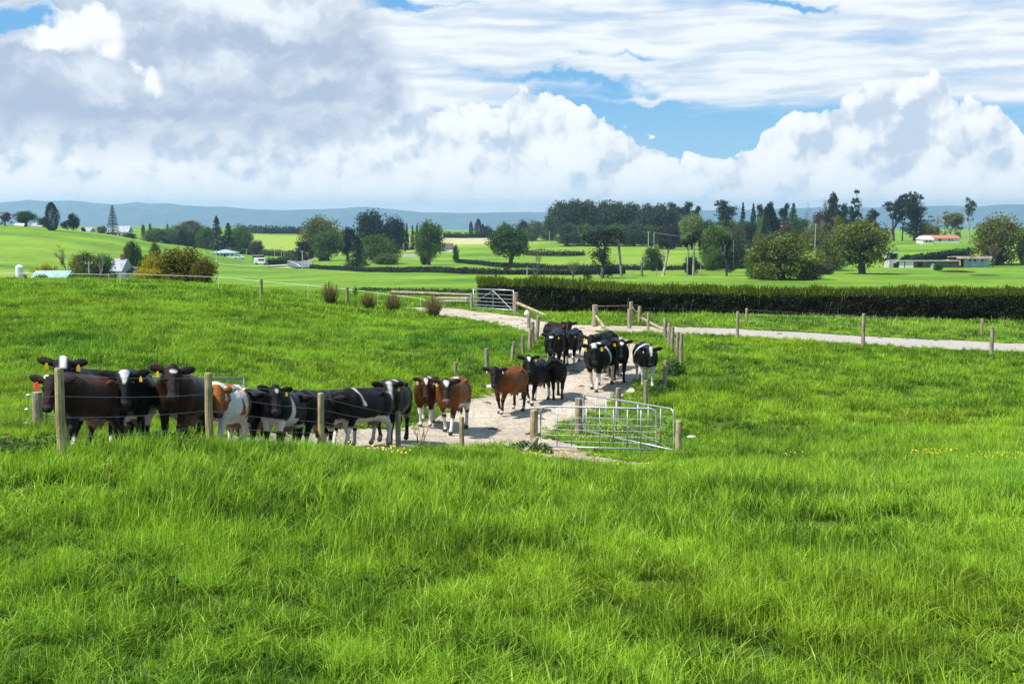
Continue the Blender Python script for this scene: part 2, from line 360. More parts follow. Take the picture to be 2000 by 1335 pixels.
# ------------------------------------------------------------------ materials
MATS = {}
def mat(name, col, rough=.8, var=.15, scale=6.0, metal=0.0, bump=.3, col2=None, spec=.3, stretch=None, bscale=None):
    if name in MATS: return MATS[name]
    m = bpy.data.materials.new(name); m.use_nodes = True; q = NG(m.node_tree); bs = q.n['Principled BSDF']
    tc_ = q.n.new('ShaderNodeTexCoord'); v = tc_.outputs['Object']
    if stretch: v = q.vm('MULTIPLY', v, stretch)
    n = q.noise(v, scale, 5, .6)
    c2 = col2 or tuple(max(0, k*(1-2*var)) for k in col)
    c1 = tuple(min(1, k*(1+var)) for k in col)
    q.l.new(q.mix(q.smooth(n, .3, .7), c2, c1), bs.inputs['Base Color'])
    bs.inputs['Roughness'].default_value = rough; bs.inputs['Metallic'].default_value = metal; bs.inputs['Specular IOR Level'].default_value = spec
    if bump:
        b = q.n.new('ShaderNodeBump'); b.inputs['Strength'].default_value = bump; b.inputs['Distance'].default_value = .02
        q.l.new(q.noise(v, bscale or scale*4, 4, .6), b.inputs['Height']); q.l.new(b.outputs[0], bs.inputs['Normal'])
    MATS[name] = m; return m
def foliage(name, dark, light, trans=.35, rough=.6, nscale=.25, spec=.10):
    m = bpy.data.materials.new(name); m.use_nodes = True; q = NG(m.node_tree); q.n.remove(q.n['Principled BSDF']); o = q.n['Material Output']
    at_ = q.n.new('ShaderNodeAttribute'); at_.attribute_name = 'tint'
    geo = q.n.new('ShaderNodeNewGeometry')
    n = q.noise(geo.outputs['Position'], nscale, 3, .6)
    oi = q.n.new('ShaderNodeObjectInfo')
    f = q.m('ADD', q.m('MULTIPLY_ADD', at_.outputs['Fac'], .8, -.05), q.m('MULTIPLY_ADD', n, .7, -.3), clamp=True)
    f = q.m('ADD', f, q.m('MULTIPLY_ADD', oi.outputs['Random'], .16, -.08), clamp=True)
    c_ = q.mix(f, dark, light)
    d = q.n.new('ShaderNodeBsdfDiffuse'); t = q.n.new('ShaderNodeBsdfTranslucent'); gl = q.n.new('ShaderNodeBsdfGlossy'); gl.inputs['Roughness'].default_value = rough
    q.l.new(c_, d.inputs[0]); q.l.new(q.mix(1.0, c_, (1.15, 1.2, .55), 'MULTIPLY'), t.inputs[0]); gl.inputs[0].default_value = (.9, .95, 1, 1)
    mx = q.n.new('ShaderNodeMixShader'); mx.inputs[0].default_value = trans; q.l.new(d.outputs[0], mx.inputs[1]); q.l.new(t.outputs[0], mx.inputs[2])
    m2 = q.n.new('ShaderNodeMixShader'); m2.inputs[0].default_value = spec*.14; q.l.new(mx.outputs[0], m2.inputs[1]); q.l.new(gl.outputs[0], m2.inputs[2])
    q.l.new(m2.outputs[0], o.inputs[0]); MATS[name] = m; return m
# ------------------------------------------------------------------ ground sheet
ys = np.concatenate([np.arange(-30, 5, 1.0), np.arange(5, 20, .25), np.arange(20, 90, .35)]); y = ys[-1]
far = [];
while y < 11000: y *= 1.012; far.append(y)
ys = np.concatenate([ys, far]); NX = 340
sv = np.linspace(-1, 1, NX); sv = np.sign(sv) * np.abs(sv) ** 1.15
GX = np.maximum(26, .72 * ys)[:, None] * sv[None, :]; GY = np.repeat(ys[:, None], NX, 1)
GZ = terr(GX.ravel(), GY.ravel()).reshape(GX.shape)
ii = (np.arange(len(ys)-1)[:, None] * NX + np.arange(NX-1)[None, :]).ravel()
ground_me = mesh_np('ground', np.stack([GX, GY, GZ], -1).reshape(-1, 3), np.stack([ii, ii+1, ii+NX+1, ii+NX], 1), smooth=True)
# crops: how far each field is towards lime (+) / straw (straw attribute), by field outline on the land
def field(xy, pts, soft):
    """signed inside-ness of a convex field outline given as (u, d) corners"""
    P_ = [((u-U0)/F*d, d) for u, d in pts]; m = np.full(len(xy), 1e9); n = len(P_)
    area = sum(P_[i][0]*P_[(i+1) % n][1] - P_[(i+1) % n][0]*P_[i][1] for i in range(n)); sg = 1 if area > 0 else -1
    for i in range(n):
        (x0, y0), (x1, y1) = P_[i], P_[(i+1) % n]; L = math.hypot(x1-x0, y1-y0)
        m = np.minimum(m, sg*((x1-x0)*(xy[:, 1]-y0) - (y1-y0)*(xy[:, 0]-x0))/L)
    return np.clip(m/soft + .5, 0, 1)
xy = np.stack([GX.ravel(), GY.ravel()], 1)
lime = np.zeros(len(xy)); straw = np.zeros(len(xy))
for f_, w_, s_ in [([(480, 640), (830, 640), (830, 1150), (480, 1150)], .9, 12), ([(700, 700), (1060, 720), (1060, 900), (700, 900)], .8, 12), ([(1690, 350), (1990, 360), (1960, 455), (1790, 420)], 1.0, 5), ([(-40, 215), (150, 215), (180, 300), (-40, 300)], .7, 10),
                   ([(1050, 560), (1500, 540), (1500, 640), (1050, 660)], .35, 8), ([(-60, 330), (330, 330), (330, 420), (-60, 420)], .25, 10), ([(1060, 380), (1340, 380), (1340, 520), (1060, 520)], .45, 14)]:
    lime = np.maximum(lime, w_*field(xy, f_, s_))
for f_, w_, s_ in [([(870, 760), (1030, 760), (1035, 1150), (860, 1150)], 1.0, 14), ([(540, 430), (580, 425), (585, 470), (545, 470)], .5, 3)]:
    straw = np.maximum(straw, w_*field(xy, f_, s_))
fattr(ground_me, 'lime', lime); fattr(ground_me, 'straw', straw)
m = bpy.data.materials.new('pasture'); m.use_nodes = True; q = NG(m.node_tree); bs = q.n['Principled BSDF']
geo = q.n.new('ShaderNodeNewGeometry'); pos = geo.outputs['Position']; px_, py_, pz_ = q.sep(pos)[:3]
p2 = q.comb(px_, py_, 0)
n1 = q.noise(p2, .035, 5, .6); n2 = q.noise(q.vm('MULTIPLY', p2, (1, .55, 1)), .35, 6, .7); n3 = q.noise(p2, 3.0, 4, .7); n4 = q.noise(q.vm('MULTIPLY', p2, (.25, 1, 1)), .06, 3, .5)
f = q.add(q.mul(n1, .5), q.add(q.mul(n2, .3), q.add(q.mul(n3, .15), q.mul(n4, .25))))
c1 = q.mix(q.smooth(f, .42, .78), (.058, .145, .014), (.20, .325, .026))
a1 = q.n.new('ShaderNodeAttribute'); a1.attribute_name = 'lime'; a2 = q.n.new('ShaderNodeAttribute'); a2.attribute_name = 'straw'
c2 = q.mix(q.mul(a1.outputs['Fac'], .85), c1, q.mix(n2, (.20, .30, .03), (.32, .38, .06)))
c3 = q.mix(q.mul(a2.outputs['Fac'], .9), c2, q.mix(n2, (.36, .33, .17), (.48, .44, .26)))
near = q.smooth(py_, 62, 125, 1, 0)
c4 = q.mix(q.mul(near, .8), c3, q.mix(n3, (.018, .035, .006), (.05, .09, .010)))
q.l.new(c4, bs.inputs['Base Color']); bs.inputs['Roughness'].default_value = .9; bs.inputs['Specular IOR Level'].default_value = .1
b = q.n.new('ShaderNodeBump'); b.inputs['Strength'].default_value = .9; b.inputs['Distance'].default_value = .5
q.l.new(q.add(n2, q.mul(n3, .4)), b.inputs['Height']); q.l.new(b.outputs[0], bs.inputs['Normal'])
ground = link('ground', ground_me, m); tag(ground, kind='structure')
# ------------------------------------------------------------------ gravel track
def make_track():
    st = .16; x = np.arange(-36, 56, st); y_ = np.arange(20, 78, st); XX, YY = np.meshgrid(x, y_)
    sd_ = track_sdf(XX.ravel(), YY.ravel()); e = .02
    near_ = np.abs(sd_) < st*.9
    gx_ = (track_sdf(XX.ravel()+e, YY.ravel()) - sd_)/e; gy_ = (track_sdf(XX.ravel(), YY.ravel()+e) - sd_)/e
    gl_ = np.maximum(np.hypot(gx_, gy_), .3)
    mv = np.where(near_ & (sd_ > 0), sd_, 0)
    xs = XX.ravel() - mv*gx_/gl_**2; yy = YY.ravel() - mv*gy_/gl_**2
    n = len(x); i = (np.arange(len(y_)-1)[:, None]*n + np.arange(n-1)[None]).ravel()
    Q = np.stack([i, i+1, i+n+1, i+n], 1); keep = (sd_[Q] < st*.75).all(1) & ((sd_[Q] < 0).sum(1) >= 1); Q = Q[keep]
    used = np.unique(Q); mp = np.full(len(xs), -1); mp[used] = np.arange(len(used)); Q = mp[Q]; xs = xs[used]; yy = yy[used]
    z = terr(xs, yy) + .03 + .012*fbm(np.stack([xs*2.2, yy*2.2], 1), 3, 8)
    me = mesh_np('farm_track', np.stack([xs, yy, z], 1), Q, smooth=True)
    w = np.clip(1 - np.hypot(xs - 3.0, (yy - 30)*1.0)/6.5, 0, 1)
    fattr(me, 'soil', w)
    return me
m = bpy.data.materials.new('gravel_track'); m.use_nodes = True; q = NG(m.node_tree); bs = q.n['Principled BSDF']
geo = q.n.new('ShaderNodeNewGeometry'); pos = geo.outputs['Position']
n1 = q.noise(pos, .5, 5, .65); n2 = q.noise(pos, 9, 5, .75); n3 = q.noise(pos, 45, 3, .7); n5 = q.noise(q.vm('MULTIPLY', pos, (1.6, .5, 1)), 1.1, 4, .6)
c1 = q.mix(q.smooth(q.add(q.mul(n1, .6), q.mul(n5, .5)), .35, .75), (.36, .30, .22), (.63, .56, .45))
c1 = q.mix(q.smooth(n2, .35, .62, .7, 0), c1, (.20, .145, .10)); c1 = q.mix(q.smooth(n3, .5, .72, 0, .6), c1, (.62, .56, .48))
a1 = q.n.new('ShaderNodeAttribute'); a1.attribute_name = 'soil'
c1 = q.mix(q.mul(a1.outputs['Fac'], .6), c1, q.mix(n2, (.19, .11, .062), (.37, .25, .16)))
px_, py_, pz_ = q.sep(pos)[:3]
c1 = q.mix(q.smooth(px_, 6, 11, 0, .75), c1, q.mix(n2, (.28, .265, .24), (.40, .38, .345)))
q.l.new(c1, bs.inputs['Base Color']); bs.inputs['Roughness'].default_value = .95; bs.inputs['Specular IOR Level'].default_value = .15
b = q.n.new('ShaderNodeBump'); b.inputs['Strength'].default_value = .8; b.inputs['Distance'].default_value = .04
q.l.new(q.add(n2, q.mul(n3, .5)), b.inputs['Height']); q.l.new(b.outputs[0], bs.inputs['Normal'])
track = link('farm_track', make_track(), m); tag(track, kind='structure')
# stones on the track
def make_stones():
    rng = np.random.default_rng(5); n = 5200; X = rng.uniform(-14, 40, n*4); Y = rng.uniform(22, 72, n*4); s_ = track_sdf(X, Y); k = (s_ < .25) & (s_ > -2.3) & (rng.random(n*4) < np.clip(1.1 + s_*.4, .25, 1)); X, Y = X[k][:n], Y[k][:n]
    Z = terr(X, Y) + .035; r = rng.uniform(.012, .035, len(X)) * (1 + (rng.random(len(X)) < .05)*1.0)
    base = np.array([(1,0,0),(0,1,0),(-1,0,0),(0,-1,0),(0,0,.7),(0,0,-.7)], float); tri = np.array([(0,1,4),(1,2,4),(2,3,4),(3,0,4),(1,0,5),(2,1,5),(3,2,5),(0,3,5)])
    V = base[None]*r[:, None, None]*rng.uniform(.6, 1.3, (len(X), 6, 1)) + np.stack([X, Y, Z], 1)[:, None]
    T = tri[None] + (np.arange(len(X))*6)[:, None, None]
    return mesh_np('stones', V.reshape(-1, 3), T=T.reshape(-1, 3))
st_o = link('loose_stones', make_stones(), mat('stone', (.46, .41, .35), .9, .25, 3)); tag(st_o, 'small loose stones scattered over the gravel farm track', 'stones', kind='stuff')
def make_pats():
    rng = np.random.default_rng(8); V = []; Fc = []
    while len(Fc) < 46*20:
        X, Y = rng.uniform(-4, 6), rng.uniform(28, 70)
        if rng.random() < .25: X = rng.uniform(5, 25)
        if float(track_sdf(np.array([X]), np.array([Y]))[0]) > -.35: continue
        r = rng.uniform(.07, .17); z = float(terr([X], [Y])[0]) + .045; b = len(V); V.append((X, Y, z+.03)); ph = rng.uniform(0, 6)
        for k in range(20): a = k*2*math.pi/20; q_ = r*(1+.22*math.sin(3*a+ph)+.12*math.sin(5*a)); V.append((X+q_*math.cos(a)*1.2, Y+q_*math.sin(a), z-.02))
        for k in range(20): Fc.append((b, b+1+k, b+1+(k+1) % 20))
    return mesh_np('dung_pats', V, T=np.array(Fc))
tag(link('dung_pats', make_pats(), mat('dung', (.085, .062, .035), .8, .3, 6, bump=.5)), 'dark dung pats dropped along the gravel track', 'dung', kind='stuff')
# ------------------------------------------------------------------ asphalt road in the valley and far mountains
def ribbon(name, pts, w, m, lift=.12, seg=1.5):
    V = []; Fc = []; P_ = [gp(u, d) for u, d in pts]; dense = []
    for a, b_ in zip(P_[:-1], P_[1:]):
        k = max(1, int((b_-a).length/seg)); dense += [a.lerp(b_, i/k) for i in range(k)]
    dense.append(P_[-1]); pts2 = np.array([(p.x, p.y) for p in dense])
    for _ in range(6): pts2[1:-1] = (pts2[:-2] + 2*pts2[1:-1] + pts2[2:])/4
    for i in range(len(pts2)):
        t = pts2[min(i+1, len(pts2)-1)] - pts2[max(i-1, 0)]; t = t/np.linalg.norm(t); n = np.array([-t[1], t[0]])
        for s in (-1, -.5, 0, .5, 1):
            p = pts2[i] + n*s*w/2; V.append((p[0], p[1], gz(p[0], p[1]) + lift))
    for i in range(len(pts2)-1):
        for k in range(4): Fc.append((i*5+k, i*5+k+1, i*5+k+6, i*5+k+5))
    return link(name, mesh_np(name, V, Fc, smooth=True), m)
tar = mat('asphalt', (.11, .125, .15), .9, .2, .8, bump=.1)
tag(ribbon('road', [(596, 425), (586, 440), (574, 470), (563, 505), (562, 535), (574, 570), (592, 610), (625, 650)], 6.5, tar, .35), kind='structure')
tag(ribbon('driveway', [(420, 420), (470, 430), (520, 440), (560, 452)], 3.5, mat('pale_gravel', (.42, .40, .36), .9, .2, .5), .5), kind='structure')
ml = MB(); 
rl = ribbon('road_marking', [(596, 425), (586, 440), (574, 470), (563, 505), (562, 535), (574, 570)], .3, mat('white_paint', (.75, .75, .72), .7, .05), .42); tag(rl, kind='structure')
prof = [(-1400, 408), (-700, 400), (-300, 402), (0, 397), (60, 391.5), (100, 393), (140, 390.5), (185, 396), (230, 399), (270, 395.5), (340, 398), (400, 404), (450, 405), (500, 408), (560, 411), (610, 409), (650, 407), (700, 405), (740, 406), (790, 411), (830, 415), (900, 415.5), (1000, 415), (1100, 414), (1250, 412), (1500, 409), (1600, 404), (1700, 405), (1780, 403), (1850, 401.5), (1900, 404), (1950, 400), (2000, 399), (2300, 404), (2700, 398), (3400, 408)]
def make_mountains():
    us = np.arange(-1400, 3400, 4.0); pv = np.interp(us, [a for a, b in prof], [b for a, b in prof]); D0 = 11000.0
    px = us*.02; pv = pv - 1.6*fbm(np.stack([us*.03, us*0], 1), 4, 21)
    V = []; rows = 26
    for j in range(rows):
        t = j/(rows-1); Yr = D0 + 1400*(t - 1)*1.0 + (0 if t < 1 else 0)
        hz = D0/F*(VH - pv); hb = -190
        prof_t = t**1.1; rid = fbm(np.stack([us*.045 + 9, np.full(len(us), t*3.0)], 1), 4, 31)*26*math.sin(math.pi*min(1, t))*.8
        X = (us - U0)/F*Yr; Z = hb + (hz - hb)*prof_t + rid
        V.append(np.stack([X, np.full(len(us), Yr) + 120*fbm(np.stack([us*.02, np.full(len(us), t*2.0)], 1), 3, 41)*(1-t), Z], 1))
    t = 1.0; V.append(np.stack([(us-U0)/F*(D0+1800), np.full(len(us), D0+1800.), np.full(len(us), -200.)], 1)); rows += 1
    n = len(us); i = (np.arange(rows-1)[:, None]*n + np.arange(n-1)[None]).ravel()
    return mesh_np('mountains', np.concatenate(V), np.stack([i, i+1, i+n+1, i+n], 1), smooth=True)
hills = link('hills', make_mountains(), mat('forested_hills', (.03, .06, .05), .95, .45, .006, bump=.4, bscale=.03)); tag(hills, kind='structure')
# ------------------------------------------------------------------ grass
def blades(n, rad, h, w, segs, seed, lean=.5, hv=.35):
    r = np.random.default_rng(seed); a = r.uniform(0, 2*np.pi, n); rr = rad*np.sqrt(r.random(n)); bx, by = rr*np.cos(a), rr*np.sin(a)
    # tufts: pull blades to local centres
    k = max(3, n//16); cx, cy = r.normal(0, rad*.55, k), r.normal(0, rad*.55, k); ci = r.integers(0, k, n); f_ = r.uniform(.35, .92, n); bx = bx*(1-f_) + cx[ci]*f_; by = by*(1-f_) + cy[ci]*f_
    H = h*(1 + hv*r.normal(0, 1, n)).clip(.3, 1.9); ta = r.random(k); tuft_h = (.7 + .6*ta)[ci]; H = H*tuft_h
    ld = r.uniform(0, 2*np.pi, n); L = np.abs(r.normal(0, lean, n)).clip(0, 1.25)*H; fa = r.uniform(0, np.pi, n); W_ = w*r.uniform(.6, 1.3, n)
    wx, wy = np.cos(fa)*W_/2, np.sin(fa)*W_/2; V = []; 
    for s in range(segs+1):
        t = s/segs; off = L*t**2.0; z = H*(t - .28*(L/np.maximum(H, .01))**1.0*t**2.6); ww = (1 - t**1.8)*.92 + .08
        cxp, cyp = bx + np.cos(ld)*off, by + np.sin(ld)*off
        V += [np.stack([cxp-wx*ww, cyp-wy*ww, z], 1), np.stack([cxp+wx*ww, cyp+wy*ww, z], 1)]
    V = np.stack(V, 1).reshape(-1, 3); m_ = 2*(segs+1); Q = []
    for s in range(segs): Q.append(np.stack([np.arange(n)*m_+2*s, np.arange(n)*m_+2*s+1, np.arange(n)*m_+2*s+3, np.arange(n)*m_+2*s+2], 1))
    me = mesh_np('blades', V, np.concatenate(Q), smooth=False)
    tv = np.repeat((r.random(n)*.55 + ta[ci]*.45), m_); fattr(me, 'tint', tv)
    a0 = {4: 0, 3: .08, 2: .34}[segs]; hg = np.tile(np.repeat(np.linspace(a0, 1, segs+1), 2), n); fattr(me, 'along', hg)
    return me
def grass_mat():
    m = bpy.data.materials.new('grass_blade'); m.use_nodes = True; q = NG(m.node_tree); q.n.remove(q.n['Principled BSDF']); o = q.n['Material Output']
    at_ = q.n.new('ShaderNodeAttribute'); at_.attribute_name = 'tint'; al = q.n.new('ShaderNodeAttribute'); al.attribute_name = 'along'
    geo = q.n.new('ShaderNodeNewGeometry'); pos = q.vm('MULTIPLY', geo.outputs['Position'], (1, 1, 0))
    n1 = q.noise(pos, .22, 4, .6); n2 = q.noise(q.vm('MULTIPLY', pos, (1, .6, 0)), 1.1, 4, .65); n3 = q.noise(q.vm('ADD', pos, (50, 20, 0)), .09, 3, .5)
    f = q.add(q.mul(at_.outputs['Fac'], .58), q.add(q.mul(q.smooth(n2, .3, .7), .27), q.mul(q.smooth(n1, .3, .7), .25)))
    c_ = q.mix(q.smooth(f, .28, .82), (.012, .068, .005), (.33, .55, .040))
    c_ = q.mix(q.smooth(n3, .52, .7, 0, .12), c_, (.55, .58, .012))
    c_ = q.mix(q.smooth(n3, .28, .45, .45, 0), c_, (.06, .26, .03))
    c_ = q.mix(q.smooth(al.outputs['Fac'], .1, .7, .85, 0), c_, (.03, .055, .010))  # shade low between the blades painted as darker roots
    yy_ = q.smooth(at_.outputs['Fac'], .93, .95)
    c_ = q.mix(q.mul(yy_, .6), c_, (.42, .40, .13))
    d = q.n.new('ShaderNodeBsdfDiffuse'); t = q.n.new('ShaderNodeBsdfTranslucent'); gl = q.n.new('ShaderNodeBsdfGlossy'); gl.inputs['Roughness'].default_value = .42; gl.inputs[0].default_value = (.8, 1, .8, 1)
    q.l.new(c_, d.inputs[0]); q.l.new(q.mix(1.0, c_, (1.25, 1.25, .5), 'MULTIPLY'), t.inputs[0])
    mx = q.n.new('ShaderNodeMixShader'); mx.inputs[0].default_value = .32; q.l.new(d.outputs[0], mx.inputs[1]); q.l.new(t.outputs[0], mx.inputs[2])
    m2 = q.n.new('ShaderNodeMixShader'); m2.inputs[0].default_value = .014; q.l.new(mx.outputs[0], m2.inputs[1]); q.l.new(gl.outputs[0], m2.inputs[2])
    q.l.new(m2.outputs[0], o.inputs[0]); return m
GM = grass_mat(); PROTO = bpy.data.collections.new('grass_sources'); names = []
def proto(i, me):
    me.materials.append(GM); o = bpy.data.objects.new('blade_%02d' % i, me); PROTO.objects.link(o)
pi = 0
SPEC = [(120, .24, .135, .0080, 4, .85, 6), (170, .38, .155, .0115, 3, .75, 4), (190, .62, .15, .018, 2, .6, 3), (150, 1.0, .15, .034, 2, .5, 3), (46, .10, .15, .011, 3, .6, 2), (70, .15, .25, .008, 4, .75, 3)]
IDX = []
for (n, rad, h, w, sg, ln, cnt) in SPEC:
    IDX.append([]);
    for k in range(cnt): proto(pi, blades(n, rad, h, w, sg, 100+pi, ln)); IDX[-1].append(pi); pi += 1
def scatter():
    rng = np.random.default_rng(11); P_ = []; I_ = []; S_ = []
    def zone(y0, y1, dens, kind, mult=1.0, hz=1.0, feather=3):
        n = int(dens*.5*.99*(y1**2 - y0**2) + dens*(y1-y0)*4)
        Y = np.sqrt(rng.uniform(y0**2, y1**2, n)); X = rng.uniform(-1, 1, n)*(.455*Y + 1.6)
        s_ = track_sdf(X, Y); rad = SPEC[kind][1]; ok = s_ > rad*.75; X, Y, s_ = X[ok], Y[ok], s_[ok]
        hn = fbm(np.stack([X*.5, Y*.35], 1), 3, 61); hn2 = fbm(np.stack([X*1.5, Y*1.1], 1), 2, 62)
        h_ = (1 + .45*hn + .4*hn2)*mult
        near_t = np.clip(1 - s_/1.6, 0, 1); h_ = h_*(1 - .5*near_t)
        h_ = np.where((Y > 15.5) & (Y < 19) & (X < -2.5), h_*1.1, h_)
        xy_ = rng.uniform(.85, 1.15, len(X))
        P_.append(np.stack([X, Y], 1)); I_.append(rng.choice(IDX[kind], len(X))); S_.append(np.stack([xy_, xy_, h_*hz], 1))
    zone(5.6, 13.5, 24, 0, 1.12); zone(13, 34, 8.5, 1, 1.15); zone(33, 62, 3.6, 2); zone(60, 125, 1.25, 3, 1.0)
    # tall dark tufts over everything near
    n = 2600; Y = np.sqrt(rng.uniform(6**2, 45**2, n)); X = rng.uniform(-1, 1, n)*(.455*Y + 1); hn = fbm(np.stack([X*.6, Y*.4], 1), 3, 63); ok = (hn > .05) & (track_sdf(X, Y) > .25)
    X, Y = X[ok], Y[ok]; P_.append(np.stack([X, Y], 1)); I_.append(rng.choice(IDX[5], len(X))); s_ = rng.uniform(.55, 1.0, len(X)); S_.append(np.stack([s_, s_, s_*.95], 1))
    # rough edge of the track
    n = 60000; X = rng.uniform(-14, 34, n); Y = rng.uniform(21, 76, n); s_ = track_sdf(X, Y); ok = (s_ > -.12) & (s_ < .62) & (rng.random(n) < .8); ok |= (s_ > -.5) & (s_ < 0) & (rng.random(n) < .04)
    X, Y = X[ok], Y[ok]; P_.append(np.stack([X, Y], 1)); I_.append(rng.choice(IDX[4], len(X))); s_ = rng.uniform(.6, 1.25, len(X)); S_.append(np.stack([s_*1.3, s_*1.3, s_*rng.uniform(.5, 1, len(X))], 1))
    P2 = np.concatenate(P_); I2 = np.concatenate(I_); S2 = np.concatenate(S_); e = .3
    Z = terr(P2[:, 0], P2[:, 1]); nx_ = -(terr(P2[:, 0]+e, P2[:, 1]) - Z)/e; ny_ = -(terr(P2[:, 0], P2[:, 1]+e) - Z)/e
    nn = np.stack([nx_, ny_, np.ones(len(Z))], 1); nn /= np.linalg.norm(nn, axis=1)[:, None]
    yaw = rng.uniform(0, 2*np.pi, len(Z)); t = np.stack([np.cos(yaw), np.sin(yaw), np.zeros(len(Z))], 1); t -= nn*(t*nn).sum(1)[:, None]; t /= np.linalg.norm(t, axis=1)[:, None]; b_ = np.cross(nn, t)
    E = np.stack([np.arctan2(b_[:, 2], nn[:, 2]), -np.arcsin(t[:, 2]), np.arctan2(t[:, 1], t[:, 0])], 1)
    me = bpy.data.meshes.new('grass'); me.vertices.add(len(Z)); me.vertices.foreach_set('co', np.stack([P2[:, 0], P2[:, 1], Z - .01], 1).astype(np.float32).ravel())
    a = me.attributes.new('rot', 'FLOAT_VECTOR', 'POINT'); a.data.foreach_set('vector', E.astype(np.float32).ravel())
    a = me.attributes.new('scl', 'FLOAT_VECTOR', 'POINT'); a.data.foreach_set('vector', S2.astype(np.float32).ravel())
    a = me.attributes.new('idx', 'INT', 'POINT'); a.data.foreach_set('value', I2.astype(np.int32)); me.update(); print('grass clumps', len(Z)); return me
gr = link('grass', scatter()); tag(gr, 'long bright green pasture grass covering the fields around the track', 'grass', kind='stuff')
nt = bpy.data.node_groups.new('scatter', 'GeometryNodeTree'); nt.interface.new_socket('Geometry', in_out='INPUT', socket_type='NodeSocketGeometry'); nt.interface.new_socket('Geometry', in_out='OUTPUT', socket_type='NodeSocketGeometry')
gi = nt.nodes.new('NodeGroupInput'); go = nt.nodes.new('NodeGroupOutput'); ip = nt.nodes.new('GeometryNodeInstanceOnPoints'); ci = nt.nodes.new('GeometryNodeCollectionInfo')
ci.inputs['Collection'].default_value = PROTO; ci.inputs['Separate Children'].default_value = True; ci.inputs['Reset Children'].default_value = True
def na(nm, ty):
    n = nt.nodes.new('GeometryNodeInputNamedAttribute'); n.data_type = ty; n.inputs['Name'].default_value = nm; return n.outputs[0]
nt.links.new(gi.outputs[0], ip.inputs['Points']); nt.links.new(ci.outputs[0], ip.inputs['Instance']); ip.inputs['Pick Instance'].default_value = True
nt.links.new(na('idx', 'INT'), ip.inputs['Instance Index'])
e2r = nt.nodes.new('FunctionNodeEulerToRotation'); nt.links.new(na('rot', 'FLOAT_VECTOR'), e2r.inputs[0]); nt.links.new(e2r.outputs[0], ip.inputs['Rotation'])
nt.links.new(na('scl', 'FLOAT_VECTOR'), ip.inputs['Scale']); nt.links.new(ip.outputs[0], go.inputs[0])
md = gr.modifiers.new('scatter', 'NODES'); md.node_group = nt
# ------------------------------------------------------------------ cattle: one smooth implicit body each
def surface_nets(f, org, h):
    s = f < 0; nx, ny, nz = f.shape; acc = np.zeros((nx-1, ny-1, nz-1, 3)); cnt = np.zeros((nx-1, ny-1, nz-1)); quads = []
    I = np.arange((nx-1)*(ny-1)*(nz-1)).reshape(nx-1, ny-1, nz-1)
    for ax in range(3):
        a = np.moveaxis(f, ax, 0); sa = np.moveaxis(s, ax, 0); cr = sa[:-1] != sa[1:]
        with np.errstate(divide='ignore', invalid='ignore'): t = np.where(cr, a[:-1]/(a[:-1]-a[1:]), 0)
        accm = np.moveaxis(acc, ax, 0); cm = np.moveaxis(cnt, ax, 0); o = [k for k in range(3) if k != ax]; Im = np.moveaxis(I, ax, 0)
        for p in (0, 1):
            for q_ in (0, 1):
                c_ = cr[:, p:p+accm.shape[1], q_:q_+accm.shape[2]]; tt = t[:, p:p+accm.shape[1], q_:q_+accm.shape[2]]
                cm += c_; accm[..., ax] += tt*c_; accm[..., o[0]] += p*c_; accm[..., o[1]] += q_*c_
        i, j, k = np.nonzero(cr[:, 1:-1, 1:-1]); j += 1; k += 1
        Q = np.stack([Im[i, j-1, k-1], Im[i, j, k-1], Im[i, j, k], Im[i, j-1, k]], 1); fl = sa[i, j, k]
        if ax == 1: fl = ~fl
        Q[~fl] = Q[~fl][:, ::-1]; quads.append(Q)
    Q = np.concatenate(quads); used = np.unique(Q); mp = np.full(I.size, -1); mp[used] = np.arange(len(used))
    ci = np.stack(np.unravel_index(used, I.shape), 1); P_ = ci + acc.reshape(-1, 3)[used]/cnt.reshape(-1)[used][:, None]
    return np.array(org) + P_*h, mp[Q]
